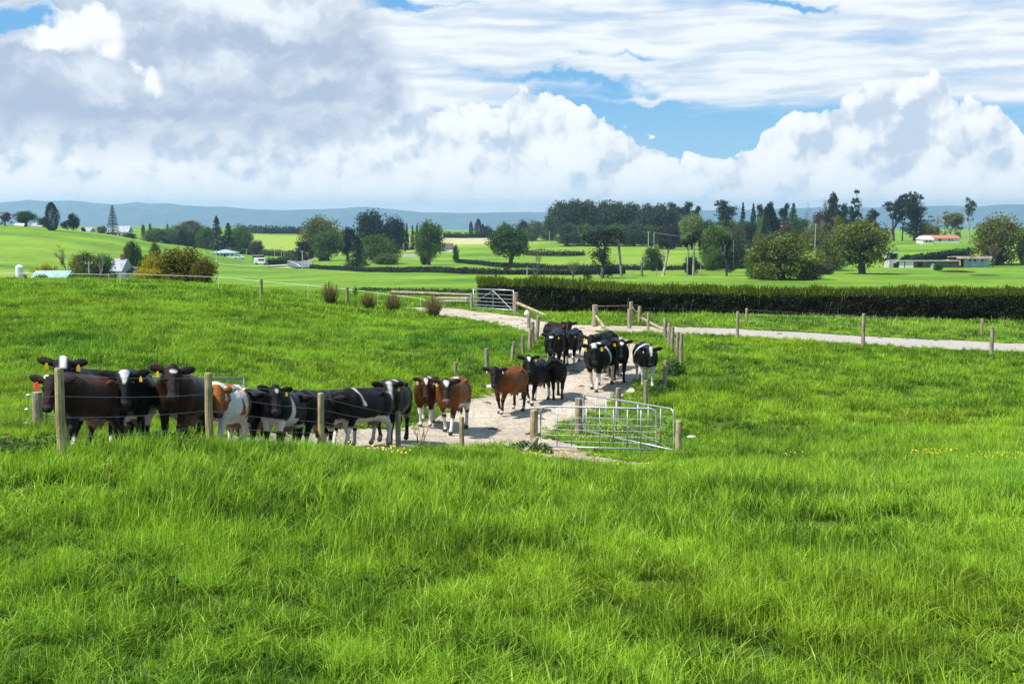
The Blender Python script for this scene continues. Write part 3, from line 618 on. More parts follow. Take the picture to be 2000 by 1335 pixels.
class SDF:
    def __init__(s, lo, hi, h):
        s.lo = np.array(lo, float); s.h = h; s.n = np.ceil((np.array(hi)-s.lo)/h).astype(int)+1
        s.f = np.full(s.n, .4); s.g = [s.lo[i] + np.arange(s.n[i])*h for i in range(3)]
    def _sub(s, lo, hi):
        a = np.clip(((np.array(lo)-s.lo)/s.h).astype(int), 0, s.n-1); b = np.clip(((np.array(hi)-s.lo)/s.h).astype(int)+2, 1, s.n)
        sl = tuple(slice(a[i], b[i]) for i in range(3)); X_, Y_, Z_ = np.meshgrid(*[s.g[i][sl[i]] for i in range(3)], indexing='ij'); return sl, X_, Y_, Z_
    def _un(s, sl, d, k):
        o = s.f[sl]; hh = np.clip(.5 + .5*(o-d)/k, 0, 1); s.f[sl] = o*(1-hh) + d*hh - k*hh*(1-hh)
    def ell(s, c, r, k=.05, M=None):
        c = np.array(c, float); r = np.array(r, float); m_ = max(r)+.16; sl, X_, Y_, Z_ = s._sub(c-m_, c+m_); x, y, z = X_-c[0], Y_-c[1], Z_-c[2]
        if M is not None:
            A = np.array(M).T; x, y, z = A[0,0]*x+A[0,1]*y+A[0,2]*z, A[1,0]*x+A[1,1]*y+A[1,2]*z, A[2,0]*x+A[2,1]*y+A[2,2]*z
        k0 = np.sqrt((x/r[0])**2+(y/r[1])**2+(z/r[2])**2); k1 = np.sqrt((x/r[0]**2)**2+(y/r[1]**2)**2+(z/r[2]**2)**2)+1e-6
        s._un(sl, k0*(k0-1)/k1, k)
    def cone(s, a, b, ra, rb, k=.04):
        a = np.array(a, float); b = np.array(b, float); m_ = max(ra, rb)+.12; sl, X_, Y_, Z_ = s._sub(np.minimum(a, b)-m_, np.maximum(a, b)+m_)
        d = b-a; L2 = d@d; t = np.clip(((X_-a[0])*d[0]+(Y_-a[1])*d[1]+(Z_-a[2])*d[2])/L2, 0, 1)
        s._un(sl, np.sqrt((X_-a[0]-t*d[0])**2+(Y_-a[1]-t*d[1])**2+(Z_-a[2]-t*d[2])**2)-(ra+t*(rb-ra)), k)
def cow_body(spec, seed):
    """x forward, z up. Returns mesh data + frames for tags and eyes"""
    neck = spec.get('neck', 0.2)       # rise of the poll over the withers line
    ny_ = R(spec.get('nyaw', 0)); hy = R(spec.get('hyaw', 0)) + ny_; hp = R(spec.get('hpitch', -50)); ph = spec.get('phase', 0); fat = spec.get('fat', 1.0)
    B = SDF((-1.25, -.75, -.03), (1.75, .75, 1.95), spec.get('h', .02)); rng = random.Random(seed)
    B.ell((-.05, 0, 1.0), (.74, .335*fat, .35), .05); B.ell((.02, 0, .90), (.60, .355*fat, .31), .08); B.ell((.42, 0, 1.0), (.34, .27, .36), .08)
    B.ell((-.55, 0, 1.10), (.30, .25, .25), .08); B.cone((.52, 0, 1.28), (-.62, 0, 1.285), .085, .075, .1)
    for s_ in (-1, 1):
        B.ell((-.42, .235*s_, 1.27), (.09, .05, .05), .035); B.ell((-.82, .10*s_, 1.20), (.07, .05, .06), .06)
        B.ell((.44, .20*s_, 1.02), (.20, .11, .27), .08); B.ell((-.60, .19*s_, .98), (.23, .12, .27), .08)
    B.ell((.66, 0, .90), (.17, .13, .20), .08)
    nb = Vector((.58, 0, 1.12)); nd = Vector((math.cos(ny_), math.sin(ny_), 0)); poll = nb + nd*.50 + Vector((0, 0, .18+neck))
    B.cone(nb, nb.lerp(poll, .55), .235, .17, .1); B.cone(nb.lerp(poll, .4), poll - nd*.04, .175, .125, .08); B.cone(Vector((.66, 0, .88)), nb.lerp(poll, .6) - Vector((0, 0, .07)), .11, .09, .1)
    fd = Vector((math.cos(hy)*math.cos(hp), math.sin(hy)*math.cos(hp), math.sin(hp))); side = Vector((-math.sin(hy), math.cos(hy), 0)); up = side.cross(fd)*-1.0
    if up.z < 0: up = -up
    up = fd.cross(side); 
    if up.z < 0: up = -up
    M = Matrix((fd, side, up)).transposed()
    HS = 1.13
    def HP(x, y, z): return poll + (fd*x + side*y + up*z)*HS
    B.ell(HP(.05, 0, .01), (.165, .128, .13), .05, M); B.cone(HP(.06, 0, -.01), HP(.36, 0, -.005), .127, .082, .05); B.cone(HP(.08, 0, .05), HP(.33, 0, .03), .082, .06, .04)
    B.ell(HP(.41, 0, -.01), (.085, .098, .08), .03, M); B.cone(HP(.10, 0, -.09), HP(.36, 0, -.06), .075, .045, .05)
    B.ell(HP(-.02, 0, .10), (.07, .07, .05), .04, M)
    for s_ in (-1, 1):
        B.ell(HP(.13, .088*s_, .055), (.05, .03, .035), .03, M)
        ed = (side*s_*.95 + up*.05*rng.uniform(.5, 1.5) - fd*(.22)).normalized(); e0 = HP(.0, .11*s_, .035)
        en = (fd*.5 + up*.8).normalized(); en = (en - ed*en.dot(ed)).normalized(); et = ed.cross(en)
        ME = Matrix((ed, et, en)).transposed(); B.ell(e0 + ed*.115, (.145, .072, .028), .02, ME); B.cone(e0 - ed*.02, e0 + ed*.06, .034, .03, .03)
    # legs
    sw = spec.get('swing', .16)
    for i, (s_, front) in enumerate(((1, 1), (-1, 1), (1, 0), (-1, 0))):
        p_ = ph + (0, math.pi, math.pi*.75, math.pi*1.75)[i]; a = math.sin(p_)*sw; lift = max(0, math.cos(p_))*sw*.55
        if front:
            sh = Vector((.46, .165*s_, .92)); el_ = Vector((.44+.15*a, .17*s_, .74)); kn = Vector((.47+.75*a+lift*.3, .145*s_, .43+lift*.35)); fe = Vector((.46+1.35*a-lift*.9, .135*s_, .13+lift*.75)); ho = fe + Vector((.045, 0, -.08))
            B.cone(sh, el_, .13, .10, .06); B.cone(el_, kn, .092, .056, .04); B.ell(kn, (.058, .055, .062), .03); B.cone(kn, fe, .045, .037, .03); B.ell(fe, (.047, .045, .045), .02)
            B.cone(fe, ho, .04, .052, .02); B.cone(ho, ho + Vector((.02, 0, -.012)), .05, .056, .015)
        else:
            hi = Vector((-.58, .17*s_, 1.0)); sf = Vector((-.47+.4*a, .195*s_, .74)); hk = Vector((-.74+.9*a, .165*s_, .50+lift*.3)); fe = Vector((-.69+1.35*a-lift*.5, .155*s_, .13+lift*.6)); ho = fe + Vector((.05, 0, -.08))
            B.cone(hi, sf, .17, .135, .07); B.cone(sf, hk, .125, .058, .05); B.ell(hk, (.062, .045, .06), .03); B.cone(hk, fe, .048, .04, .03); B.ell(fe, (.048, .046, .045), .02)
            B.cone(fe, ho, .042, .054, .02); B.cone(ho, ho + Vector((.02, 0, -.012)), .052, .057, .015)
    if spec.get('udder', 1):
        B.ell((-.40, 0, .63), (.20, .155, .13), .05)
        for a in (-.48, -.32):
            for s_ in (-1, 1): B.cone((a, .065*s_, .54), (a, .07*s_, .465), .026, .018, .02)
    ts = spec.get('tail', 0); B.cone((-.82, 0, 1.24), (-.93, .02, 1.10), .045, .032, .04); B.cone((-.93, .02, 1.10), (-.93, .06*ts, .62), .03, .022, .02); B.ell((-.93, .09*ts, .48), (.045, .04, .15), .03)
    V, Q = surface_nets(B.f, B.lo, B.h)
    # two light smoothing passes
    e = np.concatenate([Q[:, [0, 1]], Q[:, [1, 2]], Q[:, [2, 3]], Q[:, [3, 0]]])
    for _ in range(1):
        a = np.zeros_like(V); c_ = np.zeros(len(V))
        for i_, j_ in ((0, 1), (1, 0)):
            for k in range(3): a[:, k] += np.bincount(e[:, i_], V[e[:, j_], k], len(V))
            c_ += np.bincount(e[:, i_], minlength=len(V))
        V = V*.55 + .45*a/c_[:, None]
    return V, Q, dict(poll=poll, fd=fd, side=side, up=up, HP=HP)
BLK, DKB, BRN, WHT = (.0032, .0031, .0042), (.010, .005, .003), (.22, .068, .009), (.80, .76, .70)
def cow_coat(V, fr, spec, seed):
    nz_ = fbm(V*3.1 + seed*7.7, 4, seed) ; nf = fbm(V*9 + seed*3.3, 3, seed+7); base = np.array(spec.get('base', BLK)); C = np.repeat(base[None], len(V), 0)
    p = V - np.array(fr['poll']); hx, hyv, hz = p@np.array(fr['fd'])/1.13, p@np.array(fr['side'])/1.13, p@np.array(fr['up'])/1.13
    head = (hx > -.12) & (np.abs(hyv) < .32) & (np.abs(hz) < .22) & (V[:, 0] > .75)
    def put(mask, col): 
        w = np.clip(mask, 0, 1)[:, None]; C[:] = C*(1-w) + np.array(col)[None]*w
    sm = lambda x: np.clip(x/.035 + .5, 0, 1)
    if 'sheen' in spec: put(np.clip((V[:, 2]-1.0)/.3, 0, 1)*np.clip((.55-V[:, 0])/.8, 0, 1)*(.5+.5*nz_)*spec.get('sheenw', 1.0), spec['sheen'])  # reddish sheen painted into the coat, strongest high on the rump
    if spec.get('points'):
        put(np.maximum(np.clip((V[:, 0]-.55)/.4, 0, 1), np.clip((.72-V[:, 2])/.3, 0, 1))*spec['points'], (.009, .006, .006))
    C *= (1 + .22*nf)[:, None]
    body = (V[:, 0] < .9)
    for P_ in spec.get('pat', []):
        k = P_[0]
        if k == 'stripe':      # (x centre, half width, slant, z min)
            _, x0, w, sl, zm = P_; put(sm(w + .05*nz_ - np.abs(V[:, 0] - x0 - sl*(V[:, 2]-1.0)))*sm(V[:, 2]-zm+.05*nz_)*body, WHT)
        elif k == 'belly': put(sm(P_[1] - V[:, 2] + .13*nz_)*sm(V[:, 2]-.48)*sm(.60-np.abs(V[:, 0]+P_[2])+.1*nz_), WHT)
        elif k == 'socks': put(sm(P_[1] - V[:, 2] + .07*nz_)*sm(V[:, 2]-.10), WHT)
        elif k == 'frontsocks': put(sm(P_[1] - V[:, 2] + .07*nz_)*sm(V[:, 2]-.10)*(V[:, 0] > .1), WHT)
        elif k == 'hindsocks': put(sm(P_[1] - V[:, 2] + .07*nz_)*sm(V[:, 2]-.10)*(V[:, 0] < -.1), WHT)
        elif k == 'blob':
            _, c_, r = P_; d = np.sqrt((((V - np.array(c_))/np.array(r))**2).sum(1)); put(np.clip((1 - d + .35*nz_)/.08+.5, 0, 1)*body, WHT)
        elif k == 'mottle': put(np.clip((fbm(V*np.array([2.6, 2.6, 2.0]) + seed, 4, seed+3) - P_[1])/.03+.5, 0, 1)*body, WHT)
        elif k == 'star': put(head*(hz > .0)*np.clip((P_[2]*(1.5-(hx+.0)*7) + .012*nf - np.abs(hyv))/.015+.5, 0, 1)*sm(P_[1] - np.abs(hx-.07)+.015*nf), WHT)
        elif k == 'blaze': put(head*(hz > .0)*sm(P_[2]*(1.35-hx*2.2) + .012*nf - np.abs(hyv))*sm(hx+.06)*sm(P_[1]-hx), WHT)
        elif k == 'rumpwhite': put(sm(-.62 - V[:, 0] + .1*nz_ - .1)*sm(V[:, 2]-.6), WHT)
    # muzzle, hooves, udder, inner ears
    put(head*sm(hx - .405)*.8, spec.get('nose', (.055, .045, .045))); put(head*sm(hx-.42)*sm(.022-np.abs(np.abs(hyv)-.045))*sm(.03-np.abs(hz-.01)), (.006, .005, .005))
    put(head*(hx > .33)*(hx < .44)*sm(.012-np.abs(hz+.045)), (.01, .008, .008))
    ear = head*(np.abs(hyv) > .15)*(hx < .1); put(ear*.35*(hz > .02), spec.get('earc', (.03, .016, .012)))
    ud = np.sqrt(((V-np.array([-.40, 0, .56]))**2/np.array([.24, .19, .15])**2).sum(1)); put(np.clip((1-ud)/.15+.5, 0, 1)*(V[:, 2] < .64)*spec.get('udder', 1), (.26, .14, .10))
    put(sm(.085 - V[:, 2]), (.035, .028, .022)); 
    dirt = np.clip((.42 - V[:, 2])/.3, 0, 1)*np.clip(.35+nz_, 0, 1)*.5; put(dirt, (.16, .11, .07))
    return C
mc = bpy.data.materials.new('cattle_coat'); mc.use_nodes = True; q = NG(mc.node_tree); bs = q.n['Principled BSDF']
a1 = q.n.new('ShaderNodeAttribute'); a1.attribute_name = 'coat'; tc_ = q.n.new('ShaderNodeTexCoord')
hn = q.noise(q.vm('MULTIPLY', tc_.outputs['Object'], (6, 22, 22)), 3.0, 4, .7)
q.l.new(q.mix(q.smooth(hn, .25, .75, .35, 0), a1.outputs['Color'], (.004, .003, .0025)), bs.inputs['Base Color'])
bs.inputs['Roughness'].default_value = .40; bs.inputs['Specular IOR Level'].default_value = .13; bs.inputs['Sheen Weight'].default_value = .0; bs.inputs['Sheen Roughness'].default_value = .4
b = q.n.new('ShaderNodeBump'); b.inputs['Strength'].default_value = .75; b.inputs['Distance'].default_value = .02; q.l.new(q.add(hn, q.noise(tc_.outputs['Object'], 7, 3, .5)), b.inputs['Height']); q.l.new(b.outputs[0], bs.inputs['Normal'])
EYE = mat('eye_black', (.006, .005, .005), .12, 0, 3, bump=0, spec=.6); TAGM = {'y': mat('yellow_tag', (.85, .55, .02), .5, .05, 9, bump=0), 'r': mat('red_tag', (.75, .03, .05), .5, .05, 9, bump=0), 'o': mat('cream_tag', (.85, .70, .30), .5, .05, 9, bump=0)}
COWN = [0]
def cow(u, vtop, d, yaw, label, spec, group='dairy cows walking along the farm track'):
    """yaw: heading in degrees, 0 = away (+Y), 180 = to camera, 90 = to photo left"""
    COWN[0] += 1; seed = COWN[0]; V, Q, fr = cow_body(spec, seed)
    me = mesh_np('body', V, Q, smooth=True); C = cow_coat(V, fr, spec, seed); fattr(me, 'coat', np.c_[C, np.ones(len(C))], 'FLOAT_COLOR')
    p = gp(u, d); H = V[:, 2].max()
    sc = spec.get('size') or (at(u, vtop, d).z - p.z)/H
    sc = min(max(sc, .80), 1.2)
    sl = R(yaw+90) + math.atan((U0-u)/F); fwd = Vector((math.cos(sl), math.sin(sl))); z1, z0 = gz(p.x+fwd.x*.5, p.y+fwd.y*.5), gz(p.x-fwd.x*.5, p.y-fwd.y*.5)
    o = empty('cow', (p.x, p.y, (z0+z1)/2 + .02), 0); o.rotation_euler = (0, math.atan2(z0-z1, 1.0), sl); o.scale = (sc*spec.get('len', 1)*.93, sc*1.02, sc)
    tag(o, label, 'cow', group); link('body', me, mc, o)
    HP, fd, side, up = fr['HP'], fr['fd'], fr['side'], fr['up']
    for s_ in (-1, 1): MB().ball(HP(.13, .112*s_, .062), (.018, .018, .018)).build('eye', EYE, o, smooth=True)
    for s_, cc in spec.get('tags', ((1, 'y'), (-1, 'y'))):
        s_ = -s_; c_ = HP(.03, .205*s_, .035); M = Matrix((side, up, fd)).transposed(); tw = spec.get('tagw', .055)
        mb = MB(); w, hh = tw*.38, tw*.85
        pts = [(-w*.35, .03), (w*.35, .03), (w, -.01), (w, -hh), (-w, -hh), (-w, -.01)]
        f_ = [c_ + side*a + Vector((0, 0, 1))*b_ + fd*.03 for a, b_ in pts]; bk = [x_ - fd*.008 for x_ in f_]
        mb.poly(f_); mb.poly(bk[::-1]); n = len(pts)
        for i in range(n): mb.poly([f_[i], bk[i], bk[(i+1) % n], f_[(i+1) % n]])
        mb.build('ear_tag', TAGM[cc], o)
    return o
BR = dict(base=BRN, points=.9, earc=(.06, .025, .012))
# --- group behind the near fence, left
G1 = 'cows crowded behind the near wire fence'
cow(178, 693, 21.6, 140, 'tall black cow with white blaze and yellow tags, above the brown cow at far left', dict(neck=.10, size=1.10, nyaw=20, hyaw=24, hpitch=-42, h=.018, len=1.05, fat=1.0, pat=[('blaze', .17, .035), ('stripe', -.78, .075, -.55, .55), ('socks', .3), ('blob', (.3, -.1, 1.35), (.1, .1, .06))], phase=1.0, tagw=.075), G1)
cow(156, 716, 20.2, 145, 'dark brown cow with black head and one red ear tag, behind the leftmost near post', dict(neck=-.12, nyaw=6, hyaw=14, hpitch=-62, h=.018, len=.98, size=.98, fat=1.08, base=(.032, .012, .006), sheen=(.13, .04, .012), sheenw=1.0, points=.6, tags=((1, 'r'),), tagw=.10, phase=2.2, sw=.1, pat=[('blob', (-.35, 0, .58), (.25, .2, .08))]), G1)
cow(262, 726, 21.9, 176, 'black cow with white heart forehead left of the plain dark brown cow', dict(neck=-.06, nyaw=-4, hyaw=4, hpitch=-62, h=.018, fat=1.25, pat=[('star', .10, .045), ('belly', .60, .1), ('socks', .25)], tags=((-1, 'y'),), phase=.6, swing=.06), G1)
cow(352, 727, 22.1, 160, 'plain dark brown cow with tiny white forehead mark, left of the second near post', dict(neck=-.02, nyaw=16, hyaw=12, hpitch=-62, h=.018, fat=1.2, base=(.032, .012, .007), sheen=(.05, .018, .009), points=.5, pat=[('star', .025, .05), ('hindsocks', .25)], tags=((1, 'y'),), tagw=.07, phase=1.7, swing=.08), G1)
cow(434, 750, 23.7, 156, 'brown and white patched cow half hidden behind the second near fence post', dict(neck=-.12, nyaw=28, hyaw=8, hpitch=-60, h=.018, fat=1.25, base=(.36, .115, .016), pat=[('mottle', .02), ('belly', .75, .1), ('socks', .5)], tags=((1, 'y'),), phase=.3, swing=.05, earc=(.08, .03, .01)), G1)
cow(492, 762, 25.2, 166, 'black cow with lowered head, half behind the striped cow, left end of the middle cluster', dict(neck=-.10, nyaw=16, hyaw=10, hpitch=-66, fat=.95, tags=(), pat=[], phase=1.2, swing=.06), G1)
cow(545, 762, 24.9, 160, 'black cow with a white vertical stripe behind the shoulder and a small white forehead spot', dict(neck=-.05, nyaw=20, hyaw=14, hpitch=-64, h=.018, fat=1.1, pat=[('star', .035, .03), ('stripe', .30, .05, .12, .55), ('belly', .70, -.1)], tags=((-1, 'y'),), phase=2.0, swing=.07), G1)
cow(606, 764, 26.4, 155, 'black cow with no face marking, its head hidden left of the third near fence post', dict(neck=-.12, nyaw=8, hyaw=5, hpitch=-68, fat=1.1, pat=[('socks', .3), ('belly', .58, .2)], tags=(), phase=.8), G1)
cow(645, 760, 27.7, 150, 'dark cow with a small white poll mark just right of the third near fence post', dict(neck=-.02, nyaw=-10, hyaw=0, hpitch=-60, fat=1.05, base=(.010, .0075, .008), pat=[('star', .03, .05), ('belly', .72, .3), ('socks', .4)], tags=((-1, 'y'),), phase=2.6), G1)
cow(704, 757, 27.6, 134, 'black and white cow with a white shoulder slash, white belly and white foreleg, side on', dict(neck=-.14, nyaw=4, hyaw=6, hpitch=-55, fat=1.12, h=.018, len=.98, size=1.0, base=(.012, .008, .009), pat=[('stripe', .27, .05, .35, 1.02), ('belly', .74, .12), ('frontsocks', .52), ('hindsocks', .55), ('stripe', -.85, .06, .0, .8)], tags=(), phase=1.4), G1)
cow(762, 743, 29.5, 165, 'black cow with a white Y shaped face at the right end of the fenced cluster', dict(neck=-.04, nyaw=20, hyaw=18, hpitch=-66, fat=1.1, pat=[('blaze', .3, .04), ('blob', (-.1, .0, 1.35), (.16, .12, .07))], tags=((-1, 'y'),), phase=2.9), G1)
# --- on the track
cow(833, 728, 34.6, 176, 'dark red brown cow with a white forehead star, half behind the orange brown cow', dict(neck=.10, nyaw=6, hyaw=4, hpitch=-60, fat=.95, base=(.075, .020, .005), points=.4, pat=[('star', .08, .035), ('socks', .55), ('belly', .62, .2), ('blob', (-.3, .1, 1.3), (.2, .2, .1))], tags=((1, 'o'), (-1, 'o')), tagw=.075, phase=.4))
cow(884, 733, 34.0, 165, 'orange brown cow with white triangle on black face, beside the dark red brown cow', dict(neck=.02, nyaw=10, hyaw=8, hpitch=-62, fat=1.0, nose=(.35, .26, .22), **BR, pat=[('star', .07, .045), ('socks', .42), ('belly', .74, .2), ('blob', (-.2, -.3, 1.05), (.08, .1, .07)), ('blob', (-.1, 0, 1.36), (.25, .12, .05))], tags=((1, 'o'),), phase=1.5, swing=.2))
cow(992, 710, 38.0, 150, 'brown cow with plain black head and neck striding ahead of two black cows', dict(neck=.05, nyaw=14, hyaw=10, hpitch=-58, fat=1.05, base=(.22, .068, .009), points=1.0, pat=[('socks', .16)], tags=((1, 'o'), (-1, 'o')), tagw=.04, phase=.9, swing=.2))
cow(1045, 687, 40.3, 160, 'black cow with white heart forehead, head high, right of the striding brown cow', dict(neck=.22, nyaw=14, hyaw=14, hpitch=-55, fat=.95, pat=[('star', .07, .04), ('hindsocks', .4), ('frontsocks', .18)], tags=((-1, 'y'),), phase=2.2, swing=.18))
cow(1086, 689, 41.4, 188, 'all black cow with head turned right, beside the black cow with the white heart', dict(neck=.16, nyaw=-30, hyaw=-40, hpitch=-38, fat=.9, pat=[], tags=(), phase=.5, swing=.14))
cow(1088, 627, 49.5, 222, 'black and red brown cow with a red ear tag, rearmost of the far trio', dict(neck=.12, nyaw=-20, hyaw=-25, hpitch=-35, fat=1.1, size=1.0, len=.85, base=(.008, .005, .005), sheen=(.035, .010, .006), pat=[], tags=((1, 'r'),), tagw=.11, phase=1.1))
cow(1087, 640, 46.9, 172, 'black cow with two small white spots on its forehead, front left of the far trio', dict(neck=.02, nyaw=0, hyaw=-4, hpitch=-60, fat=1.05, pat=[('blob', (.0, 0, 0), (.01, .01, .01)), ('star', .03, .06), ('frontsocks', .3)], tags=((-1, 'y'),), tagw=.04, phase=2.1))
cow(1119, 641, 48.0, 168, 'black cow with white lower legs and a plain face, right of the far trio', dict(neck=.0, nyaw=8, hyaw=10, hpitch=-58, fat=1.05, pat=[('socks', .4)], tags=((-1, 'y'),), tagw=.04, phase=.2, swing=.17))
cow(1170, 658, 43.3, 162, 'black cow with white shoulder band and white forelegs in the middle of the track', dict(neck=.08, nyaw=18, hyaw=10, hpitch=-58, fat=1.0, pat=[('blaze', .07, .05), ('stripe', -.02, .07, .3, .60), ('frontsocks', .52), ('hindsocks', .6)], tags=((1, 'y'), (-1, 'y')), tagw=.09, phase=1.8, swing=.16))
cow(1178, 645, 46.6, 150, 'dark cow behind the white banded cow, only its back, head and yellow tag showing', dict(neck=.02, nyaw=14, hyaw=14, hpitch=-60, fat=1.0, base=(.012, .0085, .010), pat=[], tags=((1, 'y'),), tagw=.09, phase=1.0))
cow(1205, 653, 44.9, 190, 'black cow with small white forehead patch, wide ears and tags, right of the banded cow', dict(neck=.14, nyaw=-4, hyaw=-4, hpitch=-60, fat=.85, pat=[('star', .05, .05), ('blob', (.2, .2, 1.0), (.15, .2, .3))], tags=((1, 'y'), (-1, 'y')), tagw=.085, phase=2.7, swing=.15))
cow(1260, 667, 43.9, 190, 'black and white cow with long blaze walking alone at the right edge of the track', dict(neck=.02, nyaw=-4, hyaw=6, hpitch=-62, fat=1.05, pat=[('blaze', .2, .03), ('stripe', -.02, .05, .2, .9), ('frontsocks', .72), ('hindsocks', .6), ('belly', .7, 0)], tags=((1, 'o'), (-1, 'y')), tagw=.05, phase=.8, swing=.16))
# ------------------------------------------------------------------ fences and gates
WOOD = mat('weathered_post', (.38, .32, .17), .9, .2, 2.5, bump=.6, stretch=(6, 6, 1), col2=(.19, .155, .07))
WOODG = mat('grey_weathered_post', (.33, .28, .19), .9, .2, 2.5, bump=.6, stretch=(6, 6, 1), col2=(.15, .125, .08))
RAILW = mat('grey_rail', (.30, .25, .18), .9, .3, 2.0, bump=.6, stretch=(1, 6, 6), col2=(.13, .10, .07))
GALV = mat('galvanised_steel', (.40, .43, .46), .42, .12, 8, metal=.55, bump=.05, spec=.5)
WIRE = mat('steel_wire', (.34, .35, .37), .5, .1, 20, metal=.6, bump=0)
RUST = mat('rusty_pipe', (.20, .12, .08), .8, .3, 8, bump=.3)
WHITE = mat('white_plastic', (.78, .78, .76), .5, .05, 4, bump=0)
BLACKP = mat('black_plastic', (.02, .02, .022), .5, .1, 4, bump=0)
def wood_post(name, u, vt, d, r, parent, lean=(0, 0), m=None, hmin=.5, square=False):
    p = gp(u, d); h = max(hmin, at(u, vt, d).z - p.z); o_ = parent.location if parent else Vector()
    b = p - Vector((0, 0, .35)); t = Vector((p.x+lean[0], p.y+lean[1], p.z+h)); mb = MB(); rng = random.Random(int(u*7+d))
    L = [b.lerp(t, k) for k in (0, .3, .6, .85, .985, 1.0)]
    wob = [0, .004, -.005, .004, 0, 0]
    pts = [x + Vector((w, -w, 0)) - o_ for x, w in zip(L, wob)]
    mb.tube(pts, [r*1.04, r*1.02, r, r*.98, r*.97, r*.88], 10)
    o = mb.build(name, m or WOOD, parent, smooth=False); o['_top'] = 0; del o['_top']
    return o, p, t
def fence(label, posts, wires, group=None, r=.065, m=None, wr=.0028, base='fence', nw=None, lean={}):
    """posts: (u, vtop, d[, r]); wires: heights below the post tops (fractions of height)"""
    c = gp(posts[0][0], posts[0][2]); e = empty(base, c); tag(e, label, 'fence', group); tops = []
    for i, P_ in enumerate(posts):
        o, p, t = wood_post('post', P_[0], P_[1], P_[2], P_[3] if len(P_) > 3 else r, e, lean.get(i, (0, 0)), m); tops.append((p, t))
    for w in wires:
        pts = []
        for (p0, t0), (p1, t1) in zip(tops[:-1], tops[1:]):
            h0, h1 = max(t0.z-p0.z, .95), max(t1.z-p1.z, .95)
            a = Vector((t0.x, t0.y-.07, t0.z - w*h0)); b = Vector((t1.x, t1.y-.07, t1.z - w*h1))
            for k in range(5): t = k/5; q_ = a.lerp(b, t); q_.z -= .03*4*t*(1-t); pts.append(q_ - c)
        pts.append(b - c); MB().tube(pts, wr, 5, False).build('wire', WIRE, e)
    return e
fence('near post and wire fence between the foreground grass and the crowded cows', [(-260, 690, 14.2, .065), (122, 718, 17, .064), (410, 728, 21, .066), (628, 767, 25.2, .066), (778, 803, 28.3, .064), (902, 813, 30, .064), (1043, 800, 31, .105)], (.06, .28, .50, .70), r=.07)
fence('short weathered stub post fence on the far side of the track at the left edge', [(-330, 740, 22, .1), (75, 765, 25.8, .11)], (.3, .55, .8), m=WOODG)
fence('old grey leaning post fence along the left side of the track bend', [(890, 707, 45, .07), (951, 680, 46.3, .085), (998, 667, 48.3, .07), (1021, 653, 49.8, .07), (1033, 641, 51.3, .09), (1040, 628, 52.6, .09), (1047, 617, 54, .09), (1033, 608, 59, .09)], (.1, .35, .6), m=WOODG, lean={2: (.12, 0), 6: (.1, 0), 4: (.08, 0)})
fence('post and wire fence along the right side of the track down to the mesh gates', [(1266, 609, 59.5, .07), (1299, 621, 56.8, .1), (1307, 631, 53.6, .08), (1313, 638, 52.2, .08), (1323, 648, 50.8, .08), (1330, 651, 48.3, .07), (1299, 704, 43.2, .075), (1261, 742, 40.2, .075), (1207, 757, 37.4, .085), (1130, 777, 35.0, .115)], (.12, .4, .7), m=WOODG)
fence('post and wire fence on the near side of the grey road at right', [(1299, 621, 56.4, .06), (1440, 608, 56.4, .075), (1685, 612, 54.3, .085), (1936, 638, 52.2, .085), (2180, 648, 50.4, .08)], (.08, .3, .52, .74), m=WOODG, wr=.0014)
fence('post and wire fence between the grey road and the clipped hedge', [(1249, 598, 64.0, .1), (1458, 602, 65, .07), (1917, 622, 60.5, .07), (2300, 630, 57, .07)], (.08, .3, .52, .74), m=WOOD, wr=.0014)
e, p_, t_ = wood_post('gate_stop_post', 1325, 821, 30.7, .085, None); tag(e, 'single round gate stop post right of the mesh gates', 'post')
# diagonal stay under the strainer post
def pole(name, a, b, r, m, label, cat, group=None, n=8):
    o = MB().tube([a, a.lerp(b, .5), b], [r, r*.95, r*.85], n).build(name, m); tag(o, label, cat, group); return o
a = gp(1025, 30.3, .02); b = at(1049, 855, 30.9); pole('stay_post', a, b, .07, WOODG, 'short leaning wooden stay propping the hinge post of the front mesh gate', 'post')
def arc_frame(mb, A, B, h, r, rad=.16, n=10, z0=.0):
    """closed rounded pipe frame standing from ground line A to B"""
    L = (B-A); Lx = L.length; t = L/Lx; up = Vector((0, 0, 1)); pts = [A + up*z0]
    pts.append(A + up*(h-rad)); 
    for k in range(1, 6): an = math.pi/2*k/6; pts.append(A + t*(rad - rad*math.cos(an)) + up*(h - rad + rad*math.sin(an)))
    pts.append(A + t*rad + up*h); pts.append(B - t*rad + up*h)
    for k in range(1, 6): an = math.pi/2*k/6; pts.append(B - t*(rad - rad*math.sin(an)) + up*(h - rad + rad*math.cos(an)))
    pts.append(B + up*(h-rad)); pts.append(B + up*z0)
    mb.tube(pts, r, n); mb.tube([A + up*(z0+.02), B + up*(z0+.02)], r*.95, n); return mb
